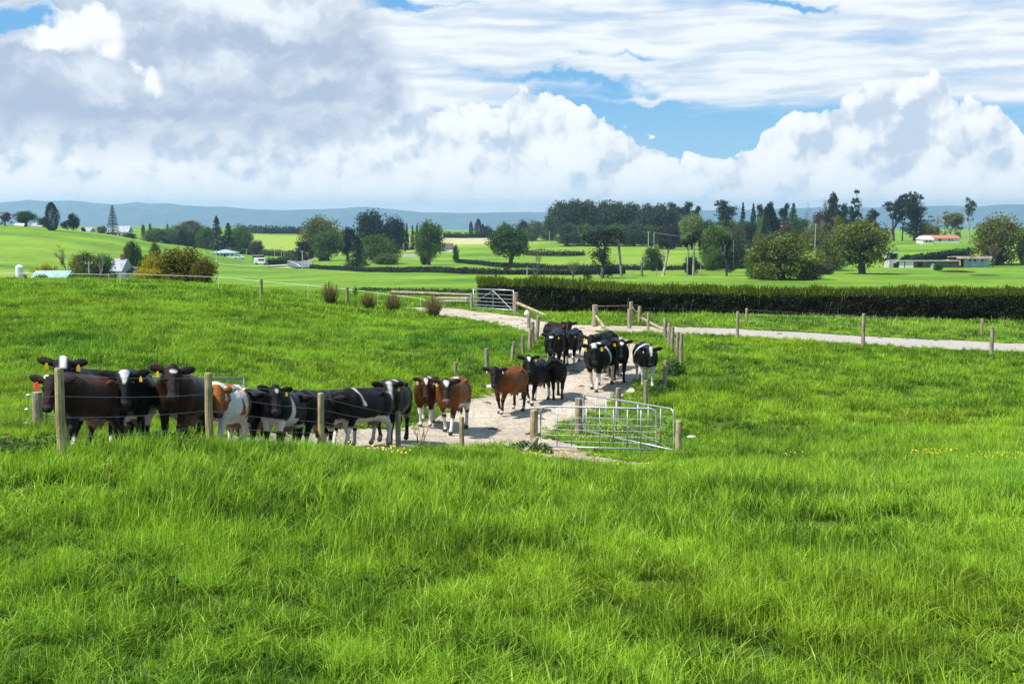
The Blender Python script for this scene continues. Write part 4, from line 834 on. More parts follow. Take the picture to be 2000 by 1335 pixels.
def mesh_gate(label, A, B, h, verts, wires, m, group, diag=True, r=.024, rad=.16):
    e = empty('mesh_gate', A); tag(e, label, 'gate', group); O = Vector((0, 0, 0)); Bq = B - A; up = Vector((0, 0, 1)); t = Bq.normalized(); Lx = Bq.length
    arc_frame(MB(), O, Bq, h, r, rad).build('frame', m, e, smooth=True)
    for k in verts: MB().tube([Bq*k + up*.03, Bq*k + up*(h-.01)], .013, 8).build('upright_bar', m, e, smooth=True)
    for w in wires: MB().tube([O + up*w*h, Bq + up*w*h], .0045, 5).build('mesh_wire', WIRE, e)
    if diag: MB().tube([O + up*(h*.93) + t*.1, Bq*.45 + up*h*.42, Bq*.96 + up*.05], .006, 5).build('brace_wire', WIRE, e)
    for z in (.30, .85): MB().quadbox(O + up*h*z - t*.045, (.09, .05, .05)).tube([O+up*(h*z-.05)-t*.02, O+up*(h*z+.05)-t*.02], .036, 8).build('hinge', GALV, e)
    return e
A = gp(1056, 31.0); B = at(1281, 879, 30.3); A.z = at(1056, 872, 31.0).z; GG = 'galvanised mesh gates by the track junction'
mesh_gate('galvanised mesh gate nearest the camera, square to the view, hung on the strainer post', A, B, 1.05, [.145, .27, .40, .515, .635, .755, .87], [.16, .30, .44, .58, .74], GALV, GG)
A = at(1140, 842, 34.8); B = at(1315, 880, 30.75)
mesh_gate('galvanised mesh gate swung back at an angle behind the front one, carrying an orange tag', A, B, 1.07, [.15, .27, .39, .63, .74, .87], [.15, .30, .45, .60, .78], GALV, GG)
p = at(1284, 846, 31.4); o = MB().tube([p + Vector((.06*math.cos(a_), 0, .045*math.sin(a_))) for a_ in [k*.7 for k in range(10)]], .012, 6).build('twine_loop', mat('orange_twine', (.7, .18, .03), .7, .1, 9)); tag(o, 'orange twine loop tied on the angled mesh gate', 'twine')
def rail_gate(label, A, B, h, rails, r, m, diag=None, group=None, name='steel_gate', mid=True):
    e = empty(name, A); tag(e, label, 'gate', group); Bq = B-A; up = Vector((0, 0, 1)); mb = MB(); O = Vector()
    mb.tube([O, up*h], r, 8).tube([Bq, Bq+up*h], r, 8).tube([up*h, Bq+up*h], r, 8).tube([up*.04, Bq+up*.04], r, 8).build('frame', m, e, smooth=True)
    for k in rails: MB().tube([up*h*k, Bq+up*h*k], r*.55, 6).build('rail', m, e)
    if mid: MB().tube([Bq*.5, Bq*.5+up*h], r*.7, 6).build('upright_bar', m, e)
    if diag:
        for a_, b_ in diag: MB().tube([Bq*a_[0]+up*h*a_[1], Bq*b_[0]+up*h*b_[1]], r*.6, 6).build('brace', m, e)
    return e
A = at(925, 602, 73.5); B = at(1003, 607, 70.5); rail_gate('silver farm gate with V shaped braces at the far end of the track', A, B, 1.18, [.2, .38, .56, .76], .032, GALV, [((.5, .95), (.02, .3)), ((.5, .95), (.97, .03))])
A = at(92, 838, 25.6); B = at(478, 845, 28.4); A.z = gz(A.x, A.y)+.05; B.z = gz(B.x, B.y)+.08; rail_gate('long galvanised rail gate behind the crowded cows', A, B, 1.05, [.2, .4, .6, .8], .024, GALV, None)
A = at(1166, 640, 61.5); B = at(1250, 637, 62.8); rail_gate('rusty brown pipe gate between wooden posts beside the road junction', A, B, 1.08, [], .024, RUST, [((.23, 0), (.23, .98)), ((.49, 0), (.49, .98)), ((.72, 0), (.72, .98))], mid=False)
for u, vt, d, r, lb in ((1162, 595, 61.3, .15, 'thick grey post at the left end of the rusty pipe gate'), (1232, 589, 62.0, .10, 'tallest thin post in front of the right end of the rusty pipe gate'), (1229, 603, 60.6, .10, 'shorter post leaning against the tallest post at the rusty pipe gate'),
                        (922, 572, 74, .12, 'dark post at the left end of the silver farm gate'), (1007, 571, 70.4, .17, 'thick pale post at the right end of the silver farm gate')):
    o, p, t = wood_post('gate_post', u, vt, d, r, None, m=WOODG); tag(o, lb, 'post', 'gate posts by the hedge')
pole('stay_post', at(1010, 592, 70.2), gp(1068, 68.6, .03), .10, WOOD, 'long round pole sloping from the thick gate post down to the verge', 'pole')
pole('stay_post', at(1164, 617, 61.2), gp(1181, 60.2, .05), .07, WOOD, 'short diagonal stay at the foot of the thick grey post by the rusty gate', 'pole')
pole('stay_post', at(1253, 621, 63.0), gp(1296, 60.0, .05), .075, WOODG, 'diagonal stay running right from the rusty pipe gate towards the road fence', 'pole')
# white rope from the tall post
pts = [at(1236, 600, 61.9), at(1240, 607, 62), at(1248, 609, 62.4)]; o = MB().tube(pts, .02, 5).build('white_rope', WHITE); tag(o, 'white rope looped from the tall post to the rusty gate end', 'rope')
# log rail and planks
pole('log_rail', at(765, 571, 84), at(853, 573.5, 83), .14, RAILW, 'long grey log laid level on stumps left of the silver gate, its left half', 'log'); pole('log_rail', at(850, 574, 82.6), at(924, 576.5, 82), .12, RAILW, 'darker log rail continuing right to the silver gate post', 'log')
for u, d, lb in ((768, 84.2, 'stub carrying the left end of the log rail'), (852, 83.2, 'stub carrying the joint of the two log rails')):
    o, p, t = wood_post('rail_stump', u, 572, d, .12, None, m=WOODG, hmin=.3); tag(o, lb, 'post')
p = gp(880, 80); mb = MB().quadbox(p + Vector((0, 0, .38)), (2.2, .9, .09), .1); o = mb.build('plank_stack', mat('plank', (.42, .33, .20), .9, .25, 2)); tag(o, 'stack of pale timber planks lying under the log rail', 'planks')
o = MB().quadbox(p + Vector((.1, -.55, .24)), (2.5, .1, .07), .08).quadbox(p + Vector((1.25, -.3, .42)), (.8, .1, .08), .9).build('white_pipe', WHITE); tag(o, 'bent white board in front of the timber planks', 'board')
# electric tape fence on the left crest
e = empty('tape_fence', gp(235, 79)); tag(e, 'white electric tape fence on the crest of the left pasture', 'fence'); O = e.location
TP = [(-80, 536, 84), (48, 533, 82), (213, 536, 80), (235, 534, 80), (427, 541, 78), (510, 549, 76), (602, 557, 75), (678, 565, 73), (738, 572, 72), (822, 583, 70), (846, 590, 69.0), (855, 594, 68), (866, 598, 67.6)]
for i, (u, v, d) in enumerate(TP):
    g0 = gp(u, d); t = at(u, v, d); t.z = max(t.z, g0.z+.4)
    if u in (510, 678): MB().tube([g0-O-Vector((0, 0, .2)), t-O+Vector((0, 0, .12))], .10, 8).build('post', WOODG, e)
    else: MB().tube([g0-O-Vector((.0, 0, .1)), t-O+Vector((-.02, 0, .05))], .015, 6).build('stake', WHITE, e)
pts = [at(u, v, d)-O for u, v, d in TP]; MB().tube(pts, .010, 5, False).build('tape', mat('white_tape', (.75, .76, .74), .6, .1, 5, bump=0), e)
# bits and pieces
def blobthing(name, label, cat, u, v, d, r, m, squash=(1, 1, 1)):
    p = at(u, v, d); g0 = gz(p.x, p.y); p.z = max(p.z, g0 + r*squash[2]*.7)
    mb = MB().ball((0, 0, 0), (r*squash[0], r*squash[1], r*squash[2]), 12, 8)
    rng = random.Random(int(u)); mb.V = [(x*(1+rng.uniform(-.12, .12)), y*(1+rng.uniform(-.12, .12)), z*(1+rng.uniform(-.12, .12))) for x, y, z in mb.V]
    o = mb.build(name, m, smooth=True); o.location = p; tag(o, label, cat); return o
blobthing('plastic_bag', 'white plastic bag snagged on the farthest grey post left of the track', 'bag', 1029, 612, 58.6, .13, WHITE, (1, .7, 1.1))
o = blobthing('feed_sack', 'white insulator bag hanging behind the leaning grey post pair', 'bag', 1051, 623, 54.2, .09, WHITE, (.8, .7, 1.3))
p = gp(954, 42.8, .10); o = MB().tube([p+Vector((-.08, 0, 0)), p+Vector((.36, .06, .02))], .085, 12).build('plastic_tube', WHITE); tag(o, 'white plastic tube with a black open end lying in the grass left of the track', 'tube'); c_ = MB().tube([p+Vector((-.22, -.02, 0)), p+Vector((-.075, 0, 0))], .09, 12).build('black_end', BLACKP, o)
blobthing('plastic_scrap', 'white plastic scrap in the grass right of the gate stop post', 'scrap', 1350, 853, 33.6, .09, WHITE, (1.4, 1, .5))
blobthing('plastic_scrap', 'pale blue grey plastic scrap at the foot of the gate stop post', 'scrap', 1346, 893, 30.6, .09, mat('grey_plastic', (.45, .52, .58), .5, .1, 5), (1.5, 1, .5))
blobthing('plastic_scrap', 'small dark grey scrap touching the gate stop post', 'scrap', 1331, 892, 30.5, .07, mat('dark_scrap', (.22, .27, .32), .5, .1, 5), (.8, 1, 1))
pole('fallen_stick', gp(1330, 30.0, .04), gp(1349, 29.3, .05), .03, WOOD, 'short pale stick on the ground below the gate stop post', 'stick')
for u, v, d in ((55, 771, 27.5), (52, 799, 26.6), (50, 826, 25.4)):
    o = blobthing('daisy', 'white round flower head beside the stub post, %s of three in a column' % {771: 'topmost', 799: 'middle', 826: 'lowest'}[v], 'flower', u, v, d, .035, WHITE, (1.3, 1, .7)); o.location.z = at(u, v, d).z
    st__ = MB().tube([(0, 0, 0), (0, .01, gz(o.location.x, o.location.y)-o.location.z)], .006, 5).build('stem', mat('stem_green', (.10, .2, .03), .8, .1, 4), o)
blobthing('dandelion_head', 'white seed head in the bottom foreground grass', 'flower', 799, 1301, 8.35, .018, WHITE)
# ------------------------------------------------------------------ trees (unit height, unit crown width; scaled per tree)
FOL = {
 'mid': foliage('leaf_mid_green', (.026, .062, .009), (.15, .25, .032), nscale=.15),
 'deep': foliage('leaf_deep_green', (.016, .042, .011), (.09, .165, .030), nscale=.15),
 'bright': foliage('leaf_bright_green', (.030, .075, .012), (.11, .20, .025), nscale=.15),
 'olive': foliage('leaf_olive', (.045, .060, .012), (.225, .25, .045), nscale=.15),
 'dark': foliage('needle_dark', (.008, .018, .012), (.026, .045, .024), trans=.15, nscale=.15),
 'darkblue': foliage('needle_blue_dark', (.005, .014, .012), (.020, .042, .032), trans=.15, nscale=.15),
 'greyg': foliage('leaf_grey_green', (.026, .046, .026), (.085, .120, .065), nscale=.1),
 'pale': foliage('leaf_pale_green', (.055, .085, .030), (.17, .21, .085), nscale=.12),
 'lime': foliage('leaf_lime', (.09, .13, .025), (.26, .32, .06), nscale=.15),
 'purple': foliage('leaf_copper_beech', (.014, .008, .012), (.042, .020, .028), trans=.2, nscale=.15),
 'brown': foliage('leaf_brown', (.045, .030, .018), (.13, .09, .05), nscale=.15),
 'gorse': foliage('leaf_gorse', (.055, .055, .010), (.27, .25, .020), nscale=.7),
 'gold': foliage('leaf_gold', (.20, .19, .010), (.50, .44, .015), nscale=.5),
 'hedge': foliage('leaf_hedge', (.010, .016, .004), (.040, .050, .011), nscale=1.2, spec=.12),
 'shoots': foliage('leaf_hedge_sunlit', (.06, .10, .008), (.25, .30, .018), trans=.5, nscale=.5),  # sunlit look of the hedge top painted into its shoots and leaves
 'rush': foliage('rush_stem', (.045, .065, .022), (.16, .17, .06), nscale=1),
 'rushtip': foliage('rush_tip', (.15, .11, .045), (.34, .26, .11), nscale=1),
 'weed': foliage('weed_leaf', (.02, .06, .01), (.09, .19, .02), nscale=2),
}
BARK = mat('bark', (.11, .09, .07), .95, .3, 4, bump=.5); BARKP = mat('pale_bark', (.38, .35, .31), .9, .3, 5, bump=.4); BARKG = mat('grey_bark', (.19, .175, .16), .9, .3, 5, bump=.4)
def leafmesh(C, size, rng, tint=None, flat=0.0, aspect=.62):
    n = len(C); a = rng.normal(size=(n, 3)); a[:, 2] *= (1-flat); a /= np.linalg.norm(a, axis=1)[:, None]; b_ = rng.normal(size=(n, 3)); b_ -= a*(a*b_).sum(1)[:, None]; b_ /= np.linalg.norm(b_, axis=1)[:, None]
    s = (size*rng.uniform(.55, 1.35, n))[:, None]; a = a*s; b_ = b_*s*aspect
    V = np.stack([C-a, C+b_*.9-a*.1, C+a, C-b_*.9+a*.1], 1).reshape(-1, 3); Q = np.arange(n*4).reshape(-1, 4)
    me = mesh_np('crown', V, Q); t = rng.random(n)*.6 + (.4*tint if tint is not None else .2); fattr(me, 'tint', np.repeat(t, 4)); return me
def clumps_pts(cl, per, rng, shell=.55):
    out_ = []; tn = []
    for (x, y, z, r, *fl) in cl:
        f = fl[0] if fl else .85; n = max(6, int(per*r*r)); d = rng.normal(size=(n, 3)); d /= np.linalg.norm(d, axis=1)[:, None]
        rr = r*(shell + (1-shell)*rng.random(n)**.7)*(1+.16*rng.normal(size=n)); p = d*rr[:, None]; p[:, 2] *= f; out_.append(p + np.array([x, y, z])); tn.append(np.full(n, rng.random()))
    return np.concatenate(out_), np.concatenate(tn)
def limbs(kind, seed, depth=4, spread=.55, len0=.28, r0=.03, trunk=.3, up=.25, nb=(2, 4), lenk=.72):
    rng = random.Random(seed); mb = MB(); tips = []
    def go_(p, d, L, r, k):
        mid = p + d*L*.5 + Vector((rng.uniform(-1, 1), rng.uniform(-1, 1), rng.uniform(-.5, 1)))*L*.1; e_ = p + d*L
        mb.tube([p, mid, e_], [r, r*.85, r*.68], 5 if k > 1 else 7, False)
        if k >= depth or r < .0016: tips.append((e_, k)); return
        for _ in range(rng.randint(*nb)):
            nd = (d + Vector((rng.uniform(-1, 1), rng.uniform(-1, 1), rng.uniform(-.4, .8)))*spread*1.3 + Vector((0, 0, up))).normalized(); go_(e_.lerp(mid, rng.uniform(0, .5)), nd, L*lenk*rng.uniform(.75, 1.2), r*.62, k+1)
        if k >= 2: tips.append((mid, k))
    lean = Vector((rng.uniform(-.06, .06), rng.uniform(-.06, .06), 1)).normalized(); base = Vector((0, 0, -.03))
    mb.tube([base, base + Vector((0, 0, .05)), base + lean*trunk], [r0*1.5, r0*1.1, r0*.9], 8, False)
    for _ in range(rng.randint(3, 5)):
        nd = Vector((rng.uniform(-1, 1)*spread*1.4, rng.uniform(-1, 1)*spread*1.4, 1)).normalized(); go_(base + lean*trunk*rng.uniform(.85, 1), nd, len0*rng.uniform(.8, 1.2), r0*.6, 1)
    return mb, tips
def fit(mb, tips, w=1.0, h=1.0):
    V = np.array(mb.V); zx = V[:, 2].max(); xr = np.abs(V[:, :2]).max()
    mb.V = [(x*.5*w/xr, y*.5*w/xr, z*h/zx if z > 0 else z) for x, y, z in mb.V]
    return [Vector((t.x*.5*w/xr, t.y*.5*w/xr, t.z*h/zx)) for t, k in tips]
def m_of(mb, name='trunk'):
    me = bpy.data.meshes.new(name); me.from_pydata(mb.V, [], mb.Fc); me.update(); me.polygons.foreach_set('use_smooth', np.ones(len(me.polygons), bool)); return me
PROT = {}
def tree_proto(kind, seed):
    if (kind, seed) in PROT: return PROT[kind, seed]
    rng = np.random.default_rng(seed*13 + len(kind)); rr = random.Random(seed + 5); trunk = None; flat = 0
    if kind in ('round', 'spread', 'bush', 'tall', 'grove'):
        z0, rz, rw, nC = {'round': (.56, .40, .40, 34), 'spread': (.60, .34, .42, 36), 'bush': (.44, .44, .41, 34), 'tall': (.56, .42, .40, 34), 'grove': (.62, .36, .38, 30)}[kind]
        cl = []
        for k in range(nC):
            d = rng.normal(size=3); d /= np.linalg.norm(d); q_ = rng.uniform(.55, 1.0); w = 1.0
            zz = d[2]*rz*q_; w = math.sqrt(max(.15, 1 - (zz/rz*.85)**2)); R_ = rng.uniform(.10, .19); cl.append((d[0]*rw*q_*.95, d[1]*rw*q_*.95, z0+zz, R_))
        for k in range(8): cl.append((rng.uniform(-.18, .18), rng.uniform(-.18, .18), z0+rng.uniform(-.2, .22), .2))
        C, tn = clumps_pts(cl, 9500 if kind != 'grove' else 7000, rng); 
        C = C[C[:, 2] > (.0 if kind == 'bush' else .09)] if False else C
        k = C[:, 2] > (.005 if kind == 'bush' else .10 if kind != 'grove' else .2); C, tn = C[k], tn[k]
        # stray twig sprays break the outline
        d = rng.normal(size=(500, 3)); d /= np.linalg.norm(d, axis=1)[:, None]; e_ = d*np.array([rw, rw, rz])*rng.uniform(1.0, 1.22, 500)[:, None] + np.array([0, 0, z0]); e_ = e_[e_[:, 2] > .12]; C = np.concatenate([C, e_]); tn = np.concatenate([tn, rng.random(len(e_))])
        crown = leafmesh(C, .021 if kind != 'grove' else .023, rng, tn)
        mb, tips = limbs(kind, seed, 3, .5, .22, .030, .30 if kind != 'grove' else .45); fit(mb, tips, .75, .85); trunk = m_of(mb)
    elif kind == 'cone':
        P_ = []; T_ = []
        for i in range(330):
            z = .04 + .95*rr.random()**1.0; Rz = .5*(1-z)**.75*rr.uniform(.8, 1.08) + .01; an = rr.uniform(0, 6.28); n = int(18 + 110*Rz); t = rng.random(n)**.6
            P_.append(np.stack([np.cos(an)*Rz*t + rng.normal(0, .012+.03*Rz, n), np.sin(an)*Rz*t + rng.normal(0, .012+.03*Rz, n), z - .14*Rz*t + rng.normal(0, .011, n)], 1)); T_.append(np.full(n, rr.random()))
        crown = leafmesh(np.concatenate(P_), .014, rng, np.concatenate(T_), .4); mb = MB(); mb.tube([(0, 0, -.03), (0, 0, .5), (0, 0, .97)], [.035, .02, .004], 7); trunk = m_of(mb)
    elif kind == 'norfolk':
        P_ = []; T_ = []; mb = MB(); mb.tube([(0, 0, -.03), (0, 0, .5), (0, 0, .99)], [.03, .018, .003], 7)
        nt_ = 20
        for i in range(nt_):
            z = .1 + .88*i/nt_; Rz = .5*(1-z)**.8 + .015
            for k in range(7):
                an = k*6.28/7 + i*.5; e_ = Vector((math.cos(an)*Rz, math.sin(an)*Rz, z + .02*Rz)); mb.tube([(0, 0, z-.01), e_], [.006, .002], 4, False); n = int(22 + 130*Rz); t = rng.random(n)**.7
                P_.append(np.stack([e_.x*t + rng.normal(0, .012, n), e_.y*t + rng.normal(0, .012, n), z + .02*Rz*t + rng.normal(0, .007, n)], 1)); T_.append(np.full(n, rr.random()))
        crown = leafmesh(np.concatenate(P_), .013, rng, np.concatenate(T_), .5); trunk = m_of(mb)
    elif kind == 'column':
        n = 15000; z = rng.random(n)*.97 + .02; Rz = .5*np.sin(np.pi*np.clip(z, 0, 1)**.75)**.55; an = rng.uniform(0, 6.28, n); lob = 1 + .16*np.sin(an*3 + z*9) + .1*np.sin(an*5-z*17); q_ = rng.uniform(.6, 1.05, n)
        crown = leafmesh(np.stack([np.cos(an)*Rz*q_*lob, np.sin(an)*Rz*q_*lob, z], 1), .017, rng, .5+.5*np.sin(an*3+z*9)); mb = MB(); mb.tube([(0, 0, -.03), (0, 0, .9)], [.05, .01], 7); trunk = m_of(mb)
    elif kind in ('pine', 'gum', 'gnarl', 'tuft', 'dense'):
        par = {'pine': dict(depth=4, spread=.6, len0=.22, r0=.028, trunk=.24), 'gum': dict(depth=5, spread=.42, len0=.26, r0=.022, trunk=.35, nb=(2, 3)), 'gnarl': dict(depth=4, spread=.75, len0=.17, r0=.028, trunk=.55, up=.05), 'tuft': dict(depth=3, spread=.55, len0=.12, r0=.015, trunk=.72), 'dense': dict(depth=4, spread=.7, len0=.2, r0=.03, trunk=.22)}[kind]
        mb, tips = limbs(kind, seed, **par); tips = fit(mb, tips, .92, .96); trunk = m_of(mb); cl = []
        f_ = {'pine': .45, 'gum': .6, 'gnarl': .6, 'tuft': .5, 'dense': .55}[kind]; rC = {'pine': (.05, .11), 'gum': (.022, .055), 'gnarl': (.05, .10), 'tuft': (.08, .15), 'dense': (.08, .15)}[kind]
        for t in tips:
            if rr.random() < {'pine': .75, 'gum': .62, 'gnarl': .6, 'tuft': .8, 'dense': .85}[kind] and t.z > (.22 if kind not in ('gnarl', 'pine') else .1): cl.append((t.x, t.y, t.z, rr.uniform(*rC)*1.15, f_))
        if kind == 'pine':
            for k in range(26): z_ = rr.uniform(.08, .85); a_ = rr.uniform(0, 6.28); q_ = rr.uniform(.0, .36)*(1.1-z_*.7); cl.append((math.cos(a_)*q_, math.sin(a_)*q_, z_, rr.uniform(.05, .10), .5))
        if kind == 'dense':
            for k in range(46): z_ = rr.uniform(.12, .95); w_ = .42*math.sqrt(max(.08, 1-((z_-.5)/.52)**2)); a_ = rr.uniform(0, 6.28); q_ = rr.uniform(.3, 1); cl.append((math.cos(a_)*w_*q_, math.sin(a_)*w_*q_, z_, rr.uniform(.07, .13), .5))
        if kind == 'gnarl':
            for k in range(22): cl.append((rr.uniform(-.25, .25), rr.uniform(-.2, .2), rr.uniform(.08, .75), rr.uniform(.10, .17), .8))
        if len(cl) > 90: cl = cl[-90:]
        C, tn = clumps_pts(cl, 6500 if kind != 'gum' else 12000, rng, .2); crown = leafmesh(C, .0175, rng, tn, .2)
    elif kind in ('bare', 'twiggy'):
        mb, tips = limbs(kind, seed, 5, .6, .25, .022, .25, nb=(2, 3)); tips = fit(mb, tips, 1, 1); trunk = m_of(mb)
        C = np.array([t[:] for t in tips]); C = np.repeat(C, 3 if kind == 'bare' else 14, 0); C = C + rng.normal(0, .03, C.shape); crown = leafmesh(C, .011, rng)
    elif kind == 'snag':
        mb = MB(); mb.tube([(0, 0, -.03), (.03, 0, .3), (-.02, 0, .65), (.05, 0, 1)], [.17, .12, .09, .02], 7)
        for z, an in ((.55, 1), (.7, 3), (.45, 5), (.8, 4.4)): mb.tube([(0, 0, z), (math.cos(an)*.3, math.sin(an)*.3, z+.1), (math.cos(an)*.45, math.sin(an)*.4, z+.22)], [.05, .03, .008], 5)
        trunk = m_of(mb); crown = None
    PROT[kind, seed] = (trunk, crown); return PROT[kind, seed]
def tree(kind, u, vtop, d, wpx, fol, label, group=None, name='tree', bark=None, seed=None, cat='tree', sink=.15, vb=None):
    seed = int(u*3+d) % 3 + 1 if seed is None else seed; trunk, crown = tree_proto(kind, seed); p = gp(u, d)
    H = at(u, vtop, d).z - p.z + sink; Wd = wpx/F*d
    e = empty(name, (p.x, p.y, p.z - sink), (u*.37 + d*.11) % 6.28); k_ = {'pine': 1.3, 'gum': 1.15, 'dense': 1.2, 'tuft': 1.35, 'gnarl': 1.3, 'grove': 1.22}.get(kind, 1.12); e.scale = (Wd*k_, Wd*k_, H*1.03); tag(e, label, cat, group)
    if trunk: link('trunk', trunk, bark or BARK, e)
    if crown: link('crown', crown, FOL[fol], e)
    return e
T = tree
# left hill crest
G = 'trees along the left hilltop'
T('dense', 10, 415, 500, 34, 'brown', 'brownish round tree cut by the left picture edge on the hilltop', G); T('spread', 50, 412, 505, 44, 'deep', 'dark spreading tree on the hilltop, second from the left edge', G, seed=2)
T('round', 84, 423, 560, 22, 'deep', 'small dark tree tucked left of the tall cypress on the hill', G); T('column', 102, 396, 470, 25, 'darkblue', 'tall dark cypress rising above the left hilltop', G, name='cypress_tree')
T('dense', 133, 430, 560, 28, 'dark', 'low dark tree between the cypress and the narrow conifer', G); T('tall', 144, 418, 540, 24, 'dark', 'narrow dark conifer right of the tall cypress', G, seed=3)
T('norfolk', 221, 400, 560, 27, 'darkblue', 'tiered star branched pine standing before the white farm buildings', G, name='pine_tree', seed=1)
T('round', 199, 441, 560, 20, 'olive', 'small olive tree left of the tiered pine', G); T('bush', 163, 443, 540, 10, 'deep', 'tiny dark tree beside the low shed on the left hill', G)
for u, v, w, lb in ((225, 458, 12, 'small dark bush alone under the tiered pine'), (253, 454, 30, 'wide low dark bush right of the small one under the pine'), (280, 436, 8, 'tiny round bush on the far skyline left of its pair'), (294, 434, 7, 'tiny round bush on the far skyline, middle of three'), (328, 435, 6, 'tiny round bush on the far skyline, right of three')):
    T('bush', u, v, 540 if v > 440 else 900, w, 'deep', lb, 'small bushes beyond the left hill', name='bush', cat='bush')
# pale grove and dark conifers left centre
G = 'grove left of the valley house'
for i, (u, v, w, k, c_, d) in enumerate([(300, 443, 44, 'bush', 'pale', 665), (330, 441, 40, 'bush', 'mid', 670), (355, 432, 46, 'bush', 'pale', 675), (383, 434, 44, 'bush', 'greyg', 680), (400, 438, 34, 'bush', 'mid', 665), (468, 434, 42, 'bush', 'mid', 665), (484, 446, 26, 'bush', 'bright', 655)]):
    T(k, u, v, d, w, c_, '%s tree in the valley grove, %s from its left end' % ({'pale': 'pale green', 'mid': 'mid green', 'greyg': 'grey green', 'bright': 'bright green'}[c_], ['first', 'second', 'third', 'fourth', 'fifth', 'seventh', 'last'][i]), G)
T('cone', 424, 424, 645, 38, 'dark', 'tall near black conifer in the valley grove', G, name='conifer_tree'); T('cone', 447, 436, 650, 38, 'dark', 'second black conifer, broader and lower, in the valley grove', G, name='conifer_tree', seed=2); T('cone', 355, 450, 640, 44, 'dark', 'low broad dark conifer in front of the pale grove', G, name='conifer_tree', seed=3)
T('round', 375, 431, 900, 40, 'brown', 'dull dark treetop showing behind the pale grove', G); T('bush', 503, 466, 640, 26, 'brown', 'brownish bush at the right foot of the valley grove', G, name='bush', cat='bush')
# near left valley shrubs
T('twiggy', 130, 482, 235, 46, 'brown', 'leafless brown tree left of the dark garden trees', 'garden trees by the grey roofed house', bark=BARKG)
T('bush', 165, 487, 228, 56, 'olive', 'dark olive garden tree, left of the grey roofed house', 'garden trees by the grey roofed house'); T('bush', 202, 491, 232, 48, 'deep', 'dark garden tree touching the left wall of the grey roofed house', 'garden trees by the grey roofed house'); T('bare', 196, 489, 226, 26, 'olive', 'thin bare pale tree in front of the dark garden trees', 'garden trees by the grey roofed house', bark=BARKP)
T('round', 260, 472, 255, 38, 'deep', 'upright dark green tree right of the grey roofed house', 'garden trees by the grey roofed house', seed=1); T('bush', 284, 492, 262, 26, 'mid', 'small green tree between the upright tree and the gorse', 'garden trees by the grey roofed house'); T('round', 303, 474, 270, 26, 'olive', 'olive treetop peeping over the gorse bush', 'garden trees by the grey roofed house')
T('bush', 90, 513, 215, 56, 'gold', 'bright yellow flowering gorse behind the teal roof', name='gorse_bush', cat='bush'); T('bush', 82, 533, 175, 30, 'mid', 'low green bush left in front of the teal roof', name='bush', cat='bush'); T('bush', 25, 538, 160, 46, 'mid', 'low green scrub at the left edge below the white tank', name='bush', cat='bush')
T('bush', 160, 531, 150, 70, 'mid', 'low green scrub right of the teal roof along the crest', name='bush', cat='bush'); T('bush', 213, 535, 140, 44, 'olive', 'low olive scrub left of the big gorse along the crest', name='bush', cat='bush')
for i, (u, v, d, w, c_, lb) in enumerate([(362, 477, 99, 116, 'gorse', 'big domed olive brown gorse bush on the crest of the left pasture'), (313, 488, 100, 80, 'gold', 'yellow flowering left flank of the gorse on the crest'), (398, 496, 97, 54, 'gorse', 'lower right shoulder of the big gorse'), (290, 519, 97, 60, 'gold', 'yellow skirt of gorse low on the left')]):
    T('bush', u, v, d, w, c_, lb, 'gorse bushes on the pasture crest', name='gorse_bush', cat='bush', sink=.4)
# middle distance
T('bush', 628, 416, 525, 88, 'olive', 'huge olive green tree right of the country road'); T('round', 640, 446, 515, 62, 'mid', 'bright leafy lower tree under the huge olive green one'); T('dense', 594, 473, 520, 42, 'dark', 'black low tree overhanging the road bend'); T('round', 679, 444, 530, 36, 'purple', 'copper purple tree at the right shoulder of the huge tree', seed=1)
T('cone', 697, 463, 430, 50, 'dark', 'broad dark conifer standing alone in front of the huge tree', name='conifer_tree', seed=1); T('bush', 740, 455, 470, 76, 'mid', 'wide green tree right of the broad dark conifer'); T('bush', 757, 492, 455, 50, 'mid', 'low green shrubs under the wide green tree', name='bush', cat='bush')
T('bush', 728, 405, 640, 78, 'darkblue', 'big black pine clump left half, above the wide green tree', 'black pines on the middle ridge', name='pine_tree', seed=1); T('bush', 770, 416, 645, 50, 'darkblue', 'black pine clump right half on the middle ridge', 'black pines on the middle ridge', name='pine_tree', seed=2)
for u, v in ((795, 437), (806, 440), (815, 436), (857, 437)): T('cone', u, v, 700, 12, 'darkblue', 'small dark conifer behind the ridge, %s' % {795: 'leftmost of four', 806: 'second of four', 815: 'third of four', 857: 'right of the leafy tree'}[u], 'black pines on the middle ridge', name='conifer_tree')
T('tall', 838, 435, 450, 62, 'mid', 'leafy open tree on the slope with a round shadow', seed=1); T('bush', 828, 492, 455, 18, 'brown', 'brown shrub at the foot of the leafy open tree', name='bush', cat='bush'); T('bush', 890, 475, 480, 13, 'deep', 'dark bush beside the low house', name='bush', cat='bush')
T('spread', 997, 440, 400, 78, 'deep', 'large rounded dark green tree alone on the centre slope', seed=1)
for u, v, w in ((920, 433, 8), (934, 428, 13), (943, 437, 8), (953, 439, 24)): T('column' if w < 20 else 'bush', u, v, 950, w, 'darkblue', 'distant dark tree on the centre skyline, %s' % {920: 'narrow and leftmost', 934: 'the tallest', 943: 'short, right of the tallest', 953: 'wide and round'}[u], 'distant skyline trees')
for u, v, w, c_ in ((985, 431, 30, 'mid'), (1020, 427, 26, 'dark'), (1040, 428, 44, 'pale'), (1070, 429, 34, 'pale')): T('bush', u, v, 800, w, c_, '%s tree left of the long tall grove, %s' % ({'mid': 'green', 'dark': 'black', 'pale': 'pale'}[c_], {985: 'leftmost', 1020: 'peeping above', 1040: 'behind the lone round tree', 1070: 'next to the grove'}[u]), 'distant skyline trees')
G = 'long tall grove of grey green trees'
